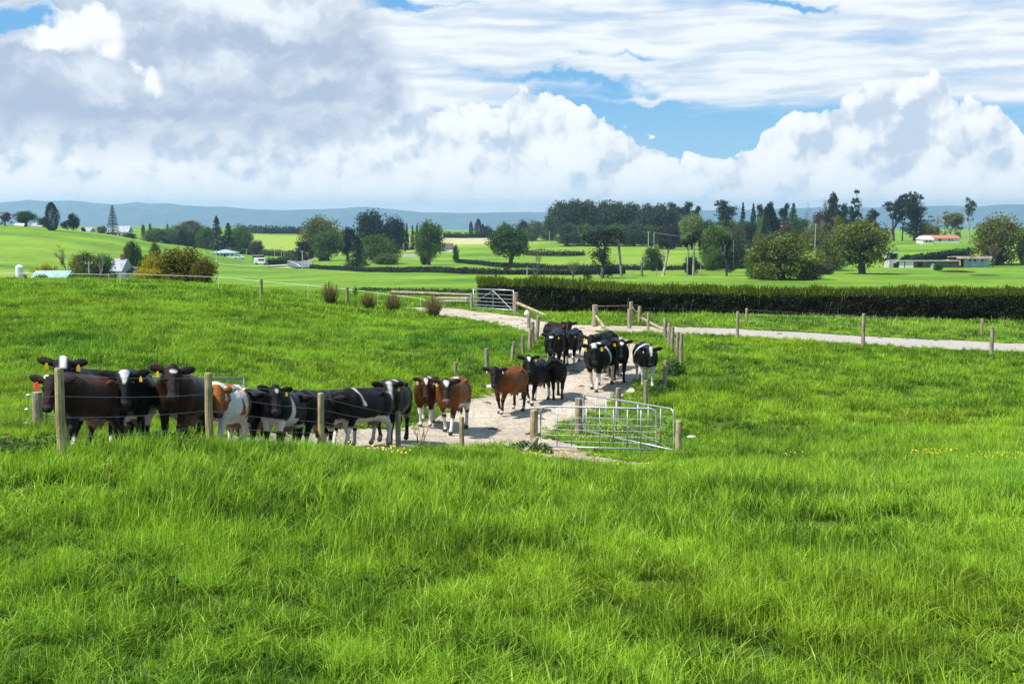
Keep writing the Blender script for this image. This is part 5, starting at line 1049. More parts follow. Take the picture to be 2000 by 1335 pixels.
gl_ = [(1095, 397, 62), (1122, 394, 60), (1150, 395, 58), (1178, 397, 58), (1206, 399, 58), (1233, 400, 56), (1262, 402, 56), (1290, 402, 54), (1310, 410, 44)]
for i, (u, v, w) in enumerate(gl_): T('grove', u, v, 690, w, 'greyg', 'tall grey green tree of the long grove, %s from the left' % ['first', 'second', 'third', 'fourth', 'fifth', 'sixth', 'seventh', 'eighth', 'ninth'][i], G, bark=BARKG)
for i, (u, v, w) in enumerate([(1108, 432, 50), (1140, 434, 54), (1172, 436, 54), (1204, 434, 56), (1238, 432, 56), (1270, 436, 50)]): T('bush', u, v, 660, w, 'mid' if i % 2 else 'greyg', 'understorey tree at the foot of the long grove, %s from the left' % ['first', 'second', 'third', 'fourth', 'fifth', 'sixth'][i], G)
T('pine', 1192, 389, 760, 56, 'dark', 'ragged black pine poking above the middle of the grove', G, name='pine_tree'); T('pine', 1237, 399, 760, 40, 'dark', 'ragged black pine poking above the right of the grove', G, name='pine_tree', seed=2)
G = 'dark pines behind the purple tree'
for i, (u, v, w) in enumerate([(1318, 398, 36), (1340, 397, 40), (1358, 405, 28)]): T('dense', u, v, 760, w, 'darkblue', 'dark pine behind the purple tree, %s of three' % ['left', 'middle', 'right'][i], G, name='pine_tree')
T('bush', 1308, 430, 610, 50, 'purple', 'round dark purple copper beech'); T('round', 1352, 418, 600, 50, 'lime', 'pale lime tree right of the copper beech'); T('bush', 1330, 428, 640, 34, 'lime', 'lime treetop between the beech and pale tree', seed=1)
T('pine', 1408, 390, 590, 62, 'darkblue', 'tall flat topped spreading tree above the centre right knoll', seed=1); T('cone', 1450, 396, 640, 20, 'darkblue', 'narrow dark conifer right of the flat topped tree', name='conifer_tree')
G = 'dark trees along the right skyline'
for i, (u, v, w, k) in enumerate([(1470, 398, 22, 'cone'), (1486, 402, 30, 'dense'), (1498, 397, 24, 'dense'), (1530, 400, 26, 'dense')]): T(k, u, v, 640, w, 'darkblue', 'dark skyline conifer on the right ridge, %s from left' % ['first', 'second', 'third', 'fourth'][i], G, name='conifer_tree')
T('column', 1502, 402, 440, 32, 'darkblue', 'dense blackish cypress column right of centre', name='cypress_tree'); T('cone', 1548, 398, 520, 38, 'bright', 'green conical tree right of the small pink house', seed=2); T('bush', 1536, 432, 480, 30, 'brown', 'russet bush in front of the green conical tree', name='bush', cat='bush')
T('bush', 1440, 440, 520, 36, 'brown', 'dull brown tree below the narrow conifer'); T('bush', 1468, 430, 540, 40, 'dark', 'dark tree left of the cypress column'); T('bush', 1484, 440, 500, 26, 'olive', 'olive tree at the left side of the cypress column'); T('round', 1488, 418, 560, 26, 'lime', 'lime tree top behind the cypress column')
T('bare', 1590, 398, 520, 44, 'greyg', 'pale bare grey tree on the right ridge', bark=BARKP); T('bush', 1606, 406, 540, 50, 'brown', 'brown leafed tree beside the pale bare tree'); T('bush', 1590, 436, 500, 56, 'olive', 'olive scrub trees at the foot of the pale bare tree')
T('pine', 1625, 377, 500, 34, 'dark', 'tall ragged black pine left of the open crowned gum', name='pine_tree'); T('gum', 1664, 372, 480, 62, 'darkblue', 'open crowned gum tree with bare forked limbs', bark=BARKG, seed=2); T('dense', 1640, 400, 500, 46, 'dark', 'dark tree below the open crowned gum'); T('pine', 1698, 410, 470, 44, 'darkblue', 'drooping dark pine right of the open crowned gum', name='pine_tree', seed=3)
T('dense', 1632, 424, 400, 42, 'olive', 'golden tinged macrocarpa in front of the ridge pines', bark=BARKG, seed=3)
T('pine', 1745, 382, 600, 52, 'darkblue', 'left of the two tall ragged pines before the mountains', name='pine_tree', seed=2); T('gum', 1762, 371, 605, 44, 'darkblue', 'thin topped tall pine between the two ragged pines', seed=1); T('pine', 1786, 378, 600, 60, 'darkblue', 'right and fullest of the tall ragged pines before the mountains', name='pine_tree', seed=1); T('dense', 1790, 405, 610, 62, 'dark', 'dark lower tree behind the red roofed house')
T('bare', 1830, 420, 620, 30, 'greyg', 'thin grey bare tree left of the round topped gum', bark=BARKP); T('dense', 1856, 412, 605, 46, 'olive', 'round topped brownish gum behind the red roofed house', seed=1, bark=BARKP); T('twiggy', 1873, 420, 600, 34, 'brown', 'brown twiggy tree at the right end of the red roofed house', bark=BARKG)
T('gum', 1892, 384, 560, 44, 'greyg', 'tall slender pale trunked gum standing alone', bark=BARKP, seed=3); T('bush', 1826, 438, 615, 24, 'lime', 'yellow green bush behind the left end of the red roofed house', name='bush', cat='bush')
T('bush', 1950, 411, 350, 102, 'olive', 'big rounded olive tree near the right edge', seed=2); T('twiggy', 1939, 481, 335, 44, 'brown', 'small brown leafless tree in front of the big rounded olive tree', bark=BARKG); T('bush', 1996, 440, 345, 24, 'deep', 'dark tree cut by the right picture edge')
G = 'trees filling the right ridge'
for i, (u, v, d, w, k, c_) in enumerate([(1385, 425, 600, 44, 'bush', 'deep'), (1422, 424, 605, 46, 'bush', 'olive'), (1452, 426, 610, 40, 'bush', 'deep'), (1516, 424, 600, 40, 'dense', 'dark'), (1560, 422, 590, 44, 'bush', 'deep'), (1620, 420, 570, 50, 'bush', 'dark'), (1652, 424, 560, 46, 'bush', 'deep'), (1690, 430, 540, 44, 'dense', 'dark'), (1716, 440, 520, 36, 'bush', 'olive'), (1808, 430, 600, 36, 'bush', 'olive')]):
    T(k, u, v, d, w, c_, '%s tree filling the right ridge, %s from the left' % ({'deep': 'deep green', 'olive': 'olive', 'dark': 'blackish'}[c_], ['first', 'second', 'third', 'fourth', 'fifth', 'sixth', 'seventh', 'eighth', 'ninth', 'tenth'][i]), G)
# big shrubs behind the hedge
T('bush', 1527, 446, 228, 142, 'olive', 'very large olive brown shrubby tree behind the hedge, left of the round one', seed=1, sink=.8); T('bush', 1484, 470, 236, 56, 'bright', 'yellow green left flank tree of the large shrubby tree', seed=3, sink=.6); T('bush', 1582, 500, 232, 54, 'brown', 'brownish right flank bush of the large shrubby tree', seed=2, name='bush', cat='bush', sink=.6)
T('round', 1684, 431, 272, 124, 'olive', 'large round olive tree with a short trunk and dark shadow', seed=1); T('bush', 1625, 456, 300, 60, 'olive', 'grey olive tree joined to the left of the round tree'); T('bush', 1616, 512, 262, 28, 'greyg', 'small grey bush between the two large olive trees', name='bush', cat='bush')
T('bush', 1832, 514, 300, 20, 'deep', 'round dark bush at the stockyard rails', name='bush', cat='bush'); T('bush', 1868, 527, 292, 60, 'olive', 'low olive scrub running right from the stockyard', name='bush', cat='bush'); T('bush', 1925, 536, 262, 60, 'mid', 'low green scrub on the right field edge', name='bush', cat='bush')
G = 'gnarled old pines behind the hedge'
T('gnarl', 1176, 448, 250, 64, 'dark', 'thick gnarled dark tree with foliage down its trunk, left of the old pines', G, bark=BARKG, seed=1, name='pine_tree'); T('tuft', 1214, 449, 262, 40, 'dark', 'slim old pine with two dark tufts, second of the row', G, bark=BARKG, seed=1, name='pine_tree')
T('snag', 1254, 500, 262, 15, None, 'grey broken snag left of the small green tree', G, bark=BARKG, name='dead_tree'); T('bush', 1276, 477, 330, 44, 'deep', 'round dark green tree behind the white trunked pine'); T('tuft', 1295, 473, 262, 30, 'dark', 'leaning dark tufted pine with white trunk', G, bark=BARKP, seed=2, name='pine_tree'); T('snag', 1282, 524, 262, 7, None, 'short white stump left of the white trunked pine', G, bark=BARKP, name='dead_tree'); T('snag', 1235, 530, 262, 4, None, 'tiny pale stump beyond the hedge', G, bark=BARKP, name='dead_tree')
T('tuft', 1342, 470, 262, 22, 'dark', 'thin old pine with a pinkish trunk, left of the close trio', G, bark=BARKP, seed=3, name='pine_tree'); T('tuft', 1354, 455, 262, 34, 'dark', 'middle pine of the close trio', G, bark=BARKP, seed=1, name='pine_tree'); T('gum', 1369, 463, 262, 24, 'greyg', 'sparse pale pine at the right of the close trio', G, bark=BARKP, seed=1, name='pine_tree'); T('bush', 1350, 496, 268, 30, 'dark', 'black low foliage around the trio trunks', G, name='bush', cat='bush')
T('dense', 1419, 463, 255, 44, 'dark', 'stout dark brown pine right of the trio', G, bark=BARKG, seed=2, name='pine_tree'); T('tall', 1395, 440, 330, 60, 'mid', 'big green tree behind the pine trio', seed=2); T('bush', 1430, 452, 350, 70, 'greyg', 'grey green tree behind the stout dark pine'); T('bush', 1392, 478, 320, 40, 'mid', 'lower green tree filling behind the pine trio')
T('bare', 1050, 490, 245, 22, 'greyg', 'twisted bare dead tree poking above the hedge', bark=BARKG, name='dead_tree'); T('bare', 1043, 508, 240, 16, 'greyg', 'smaller bare dead tree beside the twisted one', bark=BARKG, seed=2, name='dead_tree'); T('bare', 1118, 508, 215, 56, 'lime', 'sparse yellow green young tree above the hedge', seed=1); T('gnarl', 1147, 525, 240, 24, 'dark', 'small dark scrub left of the gnarled pine', G, name='bush', cat='bush')
# ------------------------------------------------------------------ long thin hedges and windbreaks
CORE = mat('hedge_core', (.010, .012, .006), .95, .3, 3, bump=.5)
def far_hedge(label, pts, h, w, fol, n=260, name='hedge', leaf=.28, jitter=.15, group='thin hedges between the far fields'):
    rng = np.random.default_rng(int(pts[0][0]+pts[0][1])+7); P_ = [gp(u, d) for u, d in pts]; L = sum((b_-a).length for a, b_ in zip(P_[:-1], P_[1:])); C = []; 
    for a, b_ in zip(P_[:-1], P_[1:]):
        l = (b_-a).length; k = int(n*l/L)+2; t = rng.random(k*30 if False else int(l*h*26*(.28/leaf)**2)+30); p = np.array(a)[None]*(1-t[:, None]) + np.array(b_)[None]*t[:, None]
        dr = np.array((b_-a).normalized()); sd_ = np.array([-dr[1], dr[0], 0]); o_ = rng.uniform(-1, 1, len(t)); zz = rng.random(len(t)); hh = h*(1 + jitter*fbm(np.stack([p[:, 0]*.15, p[:, 1]*.15], 1), 3, 77))
        p = p + sd_[None]*(o_*w/2)[:, None]; p[:, 2] = terr(p[:, 0], p[:, 1]) + zz*hh*(1-.25*o_**2); C.append(p)
    C = np.concatenate(C); o0 = C.mean(0); e = empty(name, o0); tag(e, label, 'hedge', group); link('foliage', leafmesh(C - o0, leaf, rng), FOL[fol], e)
    V = []; Q = []; k = 0
    for a, b_ in zip(P_[:-1], P_[1:]):
        n_ = max(2, int((b_-a).length/4)); dr = (b_-a).normalized()
        for i in range(n_ + 1):
            p = a.lerp(b_, i/n_); g_ = gz(p.x, p.y); hh = h*.72*(1 + .25*rng.normal()*jitter)
            for s_, z_ in ((-1, -.2), (-1, hh*.8), (0, hh), (1, hh*.8), (1, -.2)): V.append((p.x - dr.y*s_*w*.3 - o0[0], p.y + dr.x*s_*w*.3 - o0[1], g_ + z_ - o0[2]))
            if i: Q += [(k-5+j, k-4+j, k+1+j, k+j) for j in range(4)]
            k += 5
    link('twig_core', mesh_np('twig_core', V, Q), CORE, e); return e
far_hedge('long thin dark hedge crossing the centre field from the road to the big hedge', [(607, 418), (660, 392), (720, 360), (800, 318), (900, 284), (960, 276), (1100, 272), (1220, 276)], 1.5, 1.4, 'dark', leaf=.2)
far_hedge('dark hedge line climbing left behind the lone round tree', [(895, 478), (940, 440), (1000, 395), (1060, 370), (1180, 355), (1340, 345), (1480, 345)], 1.6, 1.6, 'dark', leaf=.22)
far_hedge('clipped hedge beside the valley house lane', [(440, 640), (500, 640), (560, 630)], 3.5, 3, 'deep', leaf=.4)
far_hedge('short dark hedge between the white van and the road bend', [(522, 455), (545, 462), (557, 478)], 2.8, 2.5, 'deep', leaf=.3)
far_hedge('curving dark hedge above the bright right field', [(1762, 352), (1800, 385), (1850, 405), (1900, 415)], 3.0, 2, 'dark', leaf=.35)
far_hedge('dark tree belt on the left skyline', [(487, 1250), (520, 1230), (560, 1240), (602, 1250)], 8, 12, 'dark', leaf=1.1)
far_hedge('low dark hedge on the skyline behind the straw field', [(868, 980), (900, 1000), (975, 1000)], 4.5, 4, 'dark', leaf=.8)
far_hedge('scrubby tussock bank below the long grove', [(1030, 560), (1060, 545), (1100, 540), (1140, 545)], 2.6, 4, 'olive', leaf=.5, jitter=.6)
far_hedge('shelter trees right of the pine clump skyline', [(565, 560), (590, 545)], 6, 5, 'deep', leaf=.6, jitter=.5)
far_hedge('low dark drain bank below the log rail', [(700, 118), (760, 112), (850, 108), (925, 106)], .55, 1.0, 'deep', leaf=.10)
# ------------------------------------------------------------------ the big clipped hedge
def big_hedge():
    e = empty('hedge', gp(1400, 72)); tag(e, 'long clipped dark hedge with shoots on top coloured sunlit yellow green, crossing behind the road', 'hedge'); O = np.array(e.location); rng = np.random.default_rng(3)
    pts = [(933, 77), (1050, 74.5), (1250, 73.5), (1500, 73), (1750, 71.8), (2000, 70.6), (2400, 69)]; P_ = [gp(u, d) for u, d in pts]; top_v = [550, 551, 564, 569, 570, 569, 569]
    X = np.array([p.x for p in P_]); Y = np.array([p.y for p in P_]); TZ = np.array([at(u, v, d).z for (u, d), v in zip(pts, top_v)]) - .08
    C = []; Sh = []
    def surf(n, mode):
        x = rng.uniform(X[0], X[-1], n); y = np.interp(x, X, Y); tz = np.interp(x, X, TZ) + .07*fbm(np.stack([x*1.1, x*0], 1), 3, 8); g_ = terr(x, y); lump = .16*fbm(np.stack([x*1.3, rng.random(n)*0 + 0], 1), 3, 9)
        if mode == 'front': z = g_ + (tz-g_)*rng.random(n); lum = .22*fbm(np.stack([x*1.2, z*1.6], 1), 4, 12); yy = y - .75 + lum - .15*rng.random(n)**2 + .25*np.clip((z-g_)/(tz-g_) - .8, 0, 1)*3*.5
        elif mode == 'back': z = g_ + (tz-g_)*rng.random(n); yy = y + .75 + .1*rng.normal(size=n)
        elif mode == 'in': z = g_ + (tz-g_)*rng.random(n)*.95; yy = y + rng.uniform(-.55, .6, n)
        else: yy = y + rng.uniform(-.8, .8, n); z = tz - .12*((yy-y)/.8)**2 + .05*rng.normal(size=n)
        return np.stack([x, yy, z], 1)
    C = np.concatenate([surf(95000, 'front'), surf(5000, 'back'), surf(17000, 'in'), surf(16000, 'top')])
    link('foliage', leafmesh(C - O, .040, rng), FOL['hedge'], e)
    xs = np.arange(X[0]+.1, X[-1], .25); V = []; Q = []
    for i, x in enumerate(xs):
        y = float(np.interp(x, X, Y)); g_ = gz(x, y); tz = float(np.interp(x, X, TZ)); 
        for yy, zz in ((-.58, g_-.1), (-.60+.06*rng.normal(), g_+(tz-g_)*.45), (-.56+.05*rng.normal(), tz-.22), (-.3, tz-.12), (.3, tz-.12), (.56, tz-.25), (.6, g_-.1)): V.append((x-O[0], y+yy-O[1], zz-O[2]+.02*rng.normal()))
        if i: Q += [(i*7-7+j, i*7-6+j, i*7+1+j, i*7+j) for j in range(6)]
    link('twig_core', mesh_np('twig_core', V, Q), CORE, e)
    n = 15000; b_ = surf(n, 'top'); b_[:, 1] -= .1; hgt_ = rng.uniform(.12, .42, n)*(1+.5*fbm(b_[:, :2]*np.array([1.5, 1]), 2, 4)); lx = rng.normal(0, .10, n); ly = rng.normal(0, .07, n); w = rng.uniform(.018, .035, n)
    bb = b_ - O; tt = bb + np.stack([lx, ly, hgt_], 1); wv_ = np.stack([w, rng.normal(0, .01, n), np.zeros(n)], 1)
    V = np.stack([bb-wv_, bb+wv_, tt+wv_*.4, tt-wv_*.4], 1).reshape(-1, 3); me = mesh_np('shoots', V, np.arange(n*4).reshape(-1, 4)); fattr(me, 'tint', np.repeat(rng.random(n), 4)); link('sunlit_shoots', me, FOL['shoots'], e)
    # upper front fringe of leaves, sunlight put into their yellow green colour
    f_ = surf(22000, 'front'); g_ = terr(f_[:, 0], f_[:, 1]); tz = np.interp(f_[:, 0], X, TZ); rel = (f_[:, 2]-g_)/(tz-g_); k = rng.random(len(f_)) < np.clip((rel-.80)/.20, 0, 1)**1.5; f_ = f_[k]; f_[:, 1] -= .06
    link('sunlit_leaves', leafmesh(f_ - O, .05, rng), FOL['shoots'], e)
    for k in range(34):
        x = rng.uniform(X[0]+.3, X[-1]); y = float(np.interp(x, X, Y)) - .80; g0 = gz(x, y); top = float(np.interp(x, X, TZ)); z1 = g0 + rng.uniform(.4, 1.4)
        MB().tube([Vector((x, y+.1, max(g0, z1-.7)))-Vector(O), Vector((x+rng.uniform(-.2, .2), y-.08, z1))-Vector(O)], .014, 4).build('stem', BARKG, e)
    return e
big_hedge()
# ------------------------------------------------------------------ rushes, weeds, flowers by the track
def rush(u, vt, vb, d, wpx, label):
    p = gp(u, d); H = at(u, vt, d).z - p.z; Wd = wpx/F*d; rng = np.random.default_rng(int(u)); n = 420; e = empty('rush_clump', p); tag(e, label, 'rushes', 'rush clumps along the tape fence')
    a = rng.uniform(0, 6.28, n); r = np.sqrt(rng.random(n)); bx, by = np.cos(a)*r*Wd*.22, np.sin(a)*r*Wd*.22; h = H*rng.uniform(.45, 1.08, n)*(1-.3*r); tx, ty = bx + np.cos(a)*r*Wd*.45*rng.uniform(.3, 1.6, n), by + np.sin(a)*r*Wd*.4; w = .008
    fa = rng.uniform(0, 3.14, n); wx, wy = np.cos(fa)*w, np.sin(fa)*w
    def strip(t0, t1):
        f0 = lambda t: (bx+(tx-bx)*t, by+(ty-by)*t, h*t); x0, y0, z0 = f0(t0); x1, y1, z1 = f0(t1)
        return np.stack([np.stack([x0-wx, y0-wy, z0], 1), np.stack([x0+wx, y0+wy, z0], 1), np.stack([x1+wx*.7, y1+wy*.7, z1], 1), np.stack([x1-wx*.7, y1-wy*.7, z1], 1)], 1).reshape(-1, 3)
    for nm, t0, t1, f_ in (('stems', 0, .68, 'rush'), ('dry_tips', .68, 1, 'rushtip')):
        me = mesh_np(nm, strip(t0, t1), np.arange(n*4).reshape(-1, 4)); fattr(me, 'tint', np.repeat(rng.random(n), 4)); link(nm, me, FOL[f_], e)
rush(645, 545, 585, 72, 29, 'tall rush clump on the crest, leftmost of four'); rush(720, 565, 594, 70.5, 28, 'low rush clump, second from the left'); rush(768, 566, 602, 69, 30, 'dark rush clump, third from the left'); rush(847, 572, 616, 66.5, 33, 'brown tipped rush clump at the track end, rightmost of four')
T('twiggy', 693, 558, 71.5, 14, 'bright', 'small leafy sapling between two rush clumps', name='sapling', cat='shrub')
def leafy(label, name, u, d, wx, dy_, h, n, size, fol, cat='weeds', kind=None, up=.0):
    rng = np.random.default_rng(int(u*3+d)); p = gp(u, d); r = np.sqrt(rng.random(n)); a = rng.uniform(0, 6.28, n); x = p.x + r*np.cos(a)*wx/2; y = p.y + r*np.sin(a)*dy_/2; z = terr(x, y) + up + rng.random(n)**.8*h*(1-.5*r*r)
    C = np.stack([x, y, z], 1) - np.array(p); o = link(name, leafmesh(C, size, rng), FOL[fol]); o.location = p; tag(o, label, cat, kind=kind); return o
leafy('dark leafy weeds on the bank at the foot of the leftmost near post', 'weeds', 60, 17.6, 2.4, .9, .36, 2600, .026, 'weed', kind='stuff'); leafy('dark weeds right of the leftmost near post', 'weeds', 195, 17.9, 1.0, .6, .30, 900, .026, 'weed', kind='stuff'); leafy('olive weeds under the wires between the two left near posts', 'weeds', 330, 19.6, 1.5, .6, .28, 1200, .026, 'weed', kind='stuff')
leafy('ivy like green weeds around the hinge post of the front gate', 'weeds', 1026, 30.6, .7, .4, .30, 600, .03, 'weed', kind='stuff'); leafy('leafy weeds right of the front gate hinge post', 'weeds', 1062, 30.3, .5, .5, .3, 500, .03, 'weed', kind='stuff'); leafy('dark bramble at the foot of the right track fence', 'weeds', 1318, 46.3, .8, .8, .55, 700, .05, 'weed', kind='stuff'); leafy('weeds at the grass corner where the lone cow walks', 'weeds', 1288, 42.3, 1.2, .9, .35, 700, .04, 'weed', kind='stuff')
leafy('dry orange brown weeds at the left edge beside the stub post', 'weeds', 8, 19.0, .7, .6, .42, 500, .03, 'rushtip', kind='stuff'); leafy('dark thistle tuft in the right pasture', 'weeds', 1497, 29.3, .35, .3, .28, 260, .035, 'weed', kind='stuff'); leafy('bramble leaves at the foot of the gate stop post', 'weeds', 1335, 29.6, .9, .5, .2, 420, .03, 'weed', kind='stuff')
def broad_weeds():
    rng = np.random.default_rng(77); C = []
    for _ in range(70):
        d = math.sqrt(rng.uniform(7.5**2, 30**2)); x0 = rng.uniform(-.42, .42)*d; n = int(rng.integers(25, 90)); r = rng.uniform(.08, .28)
        x = x0 + rng.normal(0, r*.5, n); y = d + rng.normal(0, r*.5, n); 
        if float(track_sdf(np.array([x0]), np.array([d]))[0]) < .5: continue
        C.append(np.stack([x, y, terr(x, y) + rng.uniform(.03, .17, n)], 1))
    C = np.concatenate(C); o0 = C.mean(0); o = link('broadleaf_weeds', leafmesh(C-o0, .022, rng, None, .0, .7), FOL['weed']); o.location = o0
    tag(o, 'scattered low broad leaved weeds and clover among the foreground grass', 'weeds', kind='stuff')
broad_weeds()
def flowers(label, u, d, wx, dy_, n, h=.24, m=None, r_=.015):
    n = max(8, n//2); rng = np.random.default_rng(int(u*5+d)); p = gp(u, d); x = p.x + rng.normal(0, wx/2.2, n); y = p.y + rng.normal(0, dy_/2.0, n); z = terr(x, y) + h*rng.uniform(.7, 1.15, n); C = np.stack([x, y, z], 1)-np.array(p); V = []; 
    k = 6; an = np.arange(k)*2*np.pi/k; ring = np.stack([np.cos(an)*r_, np.sin(an)*r_, np.full(k, .25*r_)], 1); ring[:, 1] *= 1
    tilt = Matrix.Rotation(R(38), 3, 'X'); ring = np.array([tuple(tilt @ Vector(v)) for v in ring]); V = (C[:, None] + ring[None]*rng.uniform(.7, 1.2, (n, 1, 1))).reshape(-1, 3); cen = C - np.array([0, 0, .004]); Fc = []
    b_ = np.arange(n)[:, None]*k; Tr = np.concatenate([np.stack([b_[:, 0]+i, b_[:, 0]+(i+1) % k, n*k+np.arange(n)], 1) for i in range(k)]); V = np.concatenate([V, cen])
    o = link('buttercup_patch', mesh_np('buttercup_patch', V, T=Tr), m or YEL); o.location = p; tag(o, label, 'flowers', kind='stuff'); return o
YEL = mat('buttercup_yellow', (.80, .58, .02), .5, .08, 4, bump=0)
for a in (('yellow buttercups in the foreground grass below the third near fence post', 738, 22.8, .8, .5, 70, .30), ('yellow buttercups under the left end of the front gate', 1085, 27.0, .7, .6, 46, .28), ('yellow buttercups below the gates, in front', 1262, 22.6, .9, .8, 16, .3), ('yellow buttercups seen through the angled gate', 1200, 34.6, 1.1, 2.4, 110, .16),
          ('yellow buttercups right of the angled gate', 1405, 33.0, 2.2, 1.5, 60, .18), ('yellow buttercup cluster in the right pasture', 1815, 27.6, .6, .5, 80, .22), ('yellow buttercup cluster near the right edge', 1962, 25.8, .6, .7, 90, .24), ('sparse yellow flowers in the lower right pasture', 1610, 28.6, 1.6, .6, 36, .22), ('yellow flowers behind the long gate in the left pasture', 520, 31.2, 1.0, 1.8, 60, .14),
          ('yellow flowers behind the near left post', 220, 40, 3, 4, 60, .12), ('yellow flowers along the left verge of the track', 1000, 45.5, 1.3, 4, 130, .14), ('yellow flowers at the foot of the big hedge', 1130, 66, 1.2, .6, 40, .1), ('yellow flowers before the hedge at the road fence', 1428, 66.2, .8, .5, 60, .12)): flowers(*a)
# dry stalks before the fourth post
e = empty('dry_stalks', gp(820, 28.4)); tag(e, 'thin brown dry stalks standing between the two short near posts', 'stalks'); rng = random.Random(4)
for k in range(11): x = rng.uniform(-.16, .16); MB().tube([(x*.4, 0, 0), (x*.8+.02, 0, .3), (x+rng.uniform(-.05, .12), 0, rng.uniform(.35, .62))], .006, 4).build('stalk', mat('dry_stalk', (.25, .14, .08), .9, .2, 5), e)
# ------------------------------------------------------------------ buildings
WALLW = mat('white_boards', (.72, .71, .67), .8, .06, 1.5, bump=.1); ROOFG = mat('grey_iron_roof', (.33, .36, .40), .5, .15, 1, bump=.1); ROOFT = mat('teal_iron_roof', (.27, .40, .38), .5, .12, 1, bump=.1); ROOFR = mat('red_tile_roof', (.45, .16, .11), .8, .2, 2); ROOFB = mat('brown_roof', (.10, .075, .065), .8, .2, 2)
GLASS = mat('window_glass', (.03, .04, .05), .12, .1, 1, bump=0, spec=.6); DARKIN = mat('dark_interior', (.015, .013, .012), .9, .1, 1, bump=0); IRON = mat('corrugated_wall', (.38, .46, .56), .5, .15, 1.2, metal=.2, bump=.2); RUSTR = mat('rusty_iron_roof', (.55, .46, .42), .8, .35, .35, col2=(.30, .12, .06), bump=.2); CONC = mat('concrete', (.50, .49, .46), .9, .15, 1); BRICK = mat('brick_red', (.28, .08, .06), .9, .2, 3)
def house(u, vt, d, wpx, dep, label, wallm=WALLW, roofm=ROOFG, hip=False, wf=.58, wins=((.2, .14), (.5, .12), (.8, .12)), rz=0.0, door=None, cat='house', name='farm_house', chimney=False, eave=.35):
    p = gp(u, d); H = at(u, vt, d).z - p.z; Wd = wpx/F*d; e = empty(name, p, rz); tag(e, label, cat); hw = H*wf
    MB().quadbox((0, 0, hw/2-.4), (Wd, dep, hw+.8)).build('wall', wallm, e)
    x, y, ov = Wd/2+eave, dep/2+eave, 0; rx = max(0.0, x - y) if hip else x
    r = MB(); z0 = hw-.02; A_ = [(-x, -y, z0), (x, -y, z0), (x, y, z0), (-x, y, z0)]; B_ = [(-rx, 0, H), (rx, 0, H)]; th = .14
    r.V = [tuple(v) for v in A_+B_] + [(a, b_, c_-th) for a, b_, c_ in A_]; r.Fc = [(0, 1, 5, 4), (2, 3, 4, 5), (1, 2, 5), (3, 0, 4), (6, 7, 1, 0), (7, 8, 2, 1), (8, 9, 3, 2), (9, 6, 0, 3), (9, 8, 7, 6)]
    rf = r.build('roof', roofm, e)
    if chimney: MB().quadbox((Wd*.2, 0, H+.1), (.7, .7, 1.6)).build('chimney', BRICK, rf)
    for cx, ww in wins:
        X_ = (cx-.5)*Wd; w_ = ww*Wd; wn_ = MB().quadbox((X_, -dep/2-.03, hw*.58), (w_+.24, .08, hw*.42+.2)).build('window', WALLW, e); MB().quadbox((X_, -dep/2-.06, hw*.58), (w_, .08, hw*.42)).build('pane', GLASS, wn_)
    if door is not None: MB().quadbox(((door-.5)*Wd, -dep/2-.03, hw*.40), (1.1, .09, hw*.8)).build('door', DARKIN, e)
    return e
house(441, 487, 575, 44, 9, 'white weatherboard house with a teal hipped roof beside the valley road', roofm=ROOFT, hip=True, wins=((.25, .12), (.42, .10), (.68, .1), (.88, .09)), door=.55, chimney=True)
house(412, 500, 570, 12, 6, 'small white annex with dark lean-to left of the teal roofed house', wins=((.3, .3),), roofm=ROOFT, name='annex', cat='shed')
house(505, 497, 540, 18, 5, 'low dark shed between the teal roofed house and the road', wallm=DARKIN, roofm=ROOFB, wf=.8, wins=(), name='shed', cat='shed')
house(237, 505, 243, 20, 7, 'grey roofed white house glimpsed between the dark garden trees', wins=((.5, .3),), wf=.5, chimney=True); house(256, 520, 246, 26, 5, 'low white wall of a garage right of the grey roofed house', wf=.7, wins=((.3, .1),), name='garage', cat='garage', roofm=ROOFB)
house(106, 528, 200, 62, 6, 'low shed with a pale teal corrugated roof behind the crest', roofm=ROOFT, wf=.35, wins=(), name='shed', cat='shed', wallm=WALLW)
house(162, 453, 520, 22, 6, 'low white shed with a red end below the hilltop farm', wf=.6, wins=(), name='shed', cat='shed'); house(176, 455, 520, 8, 6, 'dark red brick end building joined to the low white shed', wallm=BRICK, roofm=ROOFG, wins=(), name='shed', cat='shed', wf=.9)
house(172, 444, 600, 18, 8, 'white farm building left of the tiered pine', wins=((.5, .2),), wf=.6); house(211, 443, 640, 28, 8, 'long white farmhouse behind the tiered pine, left wing', wins=((.3, .1), (.7, .1))); house(240, 441, 640, 30, 8, 'long white farmhouse, right wing with dark windows', wins=((.2, .08), (.45, .08), (.75, .08)))
house(76, 436, 560, 20, 7, 'pale bungalow on the left hill beside the cypress', wins=((.3, .15), (.7, .15)), wf=.5, roofm=ROOFG); house(42, 436, 560, 18, 7, 'small white roofed house under the spreading hilltop tree', wins=((.5, .3),), roofm=mat('white_roof', (.7, .7, .7), .6, .05, 2))
house(872, 475, 640, 24, 8, 'low brown roofed house on the centre slope', roofm=ROOFB, wf=.45, wins=((.3, .2), (.7, .15))); 
house(1834, 459, 560, 66, 9, 'long white bungalow with a red tiled roof on the right hill', roofm=ROOFR, wf=.60, wins=((.12, .05), (.42, .09), (.70, .04), (.78, .03)), door=.2); house(1806, 461, 550, 20, 9, 'white gabled wing with dark porch at the left of the red roofed bungalow', roofm=WALLW, wins=((.35, .2), (.7, .15)), rz=R(90) if False else 0, name='house_wing')
house(1522, 434, 720, 12, 7, 'small pink roofed house peeping between trees', roofm=mat('pink_roof', (.62, .28, .20), .8, .1, 2), wf=.6, wins=((.5, .2),))
